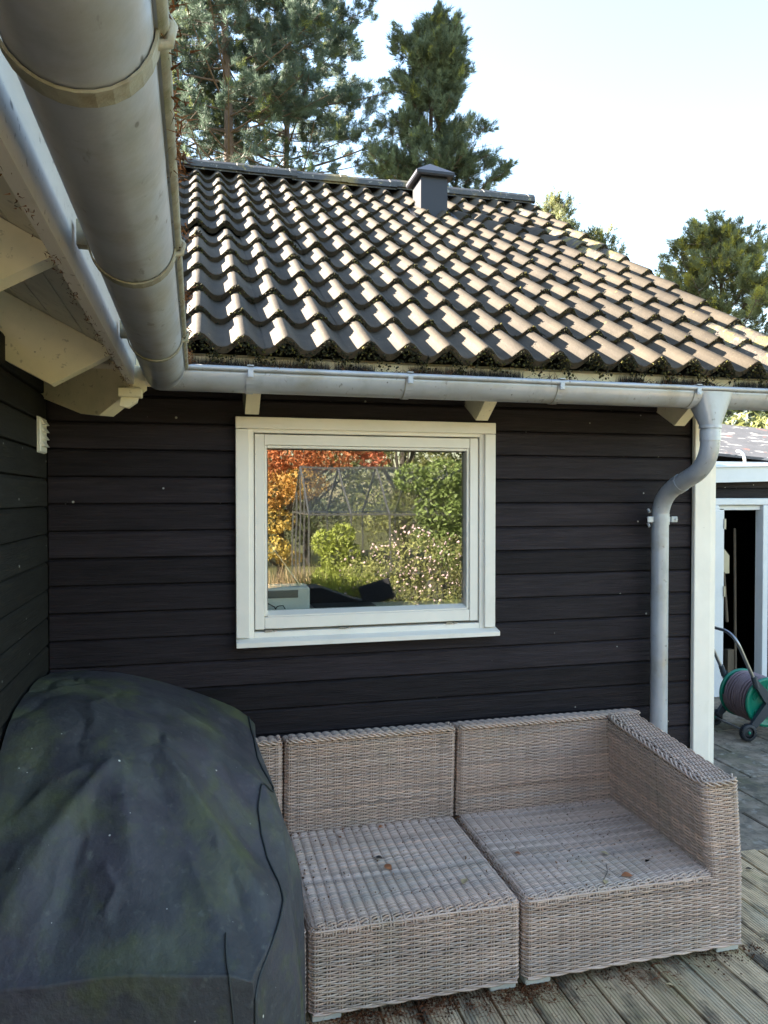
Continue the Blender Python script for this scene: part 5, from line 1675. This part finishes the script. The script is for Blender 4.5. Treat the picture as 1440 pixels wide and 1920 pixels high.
grass_clump((3.45, -5.0, GZ), 500, .8, (.22, .15), 87, 'long leaved green plant at the lower right of the mirrored bush', 'leaf_green', 'herb_clump', 'plant', wd=.018)

# greenhouse
gh = empty('greenhouse', (3.1, -7.9, GZ))
tag(gh, 'small aluminium framed greenhouse mirrored in the window pane', 'greenhouse')
gx0, gx1, gy0, gy1 = 2.05, 4.35, -7.15, -9.0
ey_, rz_, ry_ = 1.38, 2.08, (gy0 + gy1) / 2
def bar_(pts, r=.016):
    MB().tube(pts, r, 4, smooth=False).build('bar', MT['alu'], gh)
xs_ = [gx0, gx0 + .575, gx0 + 1.15, gx0 + 1.725, gx1]
for x in xs_:
    bar_([(x, gy0, GZ), (x, gy0, ey_)]); bar_([(x, gy1, GZ), (x, gy1, ey_)])
    bar_([(x, gy0, ey_), (x, ry_, rz_)]); bar_([(x, gy1, ey_), (x, ry_, rz_)])
for (y, z) in ((gy0, ey_), (gy1, ey_), (ry_, rz_), (gy0, GZ + .02), (gy1, GZ + .02), (gy0, .55)):
    bar_([(gx0, y, z), (gx1, y, z)], .02)
for x in (gx0, gx1):
    for y in (gy0 - .5, gy0 - .95, gy0 - 1.4):
        bar_([(x, y, GZ), (x, y, ey_ + (rz_ - ey_) * (1 - abs(y - ry_) / (gy0 - ry_)))])
    bar_([(x, gy0, ey_), (x, gy1, ey_)])
for i in range(4):
    a, b_ = xs_[i] + .015, xs_[i + 1] - .015
    for (p, q) in (((gy0, GZ + .04), (gy0, ey_ - .02)), ((gy0 - .02, ey_ + .02), (ry_ + .02, rz_ - .02)), ((ry_ - .02, rz_ - .02), (gy1 + .02, ey_ + .02))):
        b = MB(); b.add([(a, p[0], p[1]), (b_, p[0], p[1]), (b_, q[0], q[1]), (a, q[0], q[1])], [(0, 1, 2, 3)])
        b.build('pane', MT['greenhouse_glass'], gh)
# opened roof vent on the right
bar_([(3.68, gy0 - .1, 1.45), (4.38, gy0 - .35, 2.05)]); bar_([(3.55, gy0 - .1, 1.45), (4.25, gy0 - .35, 2.05)])
b = MB(); b.add([(3.68, gy0 - .1, 1.452), (4.38, gy0 - .35, 2.052), (4.25, gy0 - .40, 2.052), (3.55, gy0 - .15, 1.452)], [(0, 1, 2, 3)]); b.build('roof_flap', MT['greenhouse_glass'], gh)

# dark garden bench and cushion behind the viewpoint, seen mirrored low in the pane
bn = empty('garden_bench', (1.3, -4.1, 0))
tag(bn, 'low black garden bench mirrored along the bottom left of the window', 'bench')
b = MB(); b.prism([(.75, .70), (1.70, .76), (2.15, .60), (2.15, .40), (.75, .40)], -4.32, -4.0, 1); b.build('seat_box', MT['black_fabric'], bn)
for x in (.82, 2.1):
    for y in (-4.3, -4.06): MB().box(x, x + .05, y, y + .05, .0, .40).build('leg', MT['black_plastic'], bn)
ck = MB(); Mc = Matrix.Translation((2.22, -3.93, .71)) @ Matrix.Rotation(-.28, 4, 'Y') @ Matrix.Rotation(.25, 4, 'X')
ck.box(-.16, .16, -.03, .03, -.105, .105, Mc, bev=.015)
tag(ck.build('tilted_cushion', MT['black_fabric']), 'square dark cushion propped at a tilt on the black bench end', 'cushion')

# far woodland all round, one mass that nobody could count
rgw = np.random.default_rng(300)
nb_ = 170
az_ = np.linspace(0, 2 * np.pi, nb_, endpoint=False) + rgw.normal(0, .02, nb_)
rr_ = rgw.uniform(46, 64, nb_)
bl_ = [((rr_[i] * math.cos(az_[i]), rr_[i] * math.sin(az_[i]) - 2, hgt * .45), (rgw.uniform(2.2, 3.6), rgw.uniform(2.2, 3.6), hgt * .55)) for i in range(nb_) for hgt in (rgw.uniform(5, 9.5),)]
V, F, k = leaf_cloud(bl_, 26000, .42, rgw)
tnw = rgw.uniform(.7, 1.25, (len(k), 1)) * rgw.uniform(.75, 1.2, (nb_, 1))[k] * np.ones((1, 3))
tag(nobj('far_woodland', V, F, MT['leaf_dark'], tone=np.repeat(tnw, 4, 0)), kind='stuff')
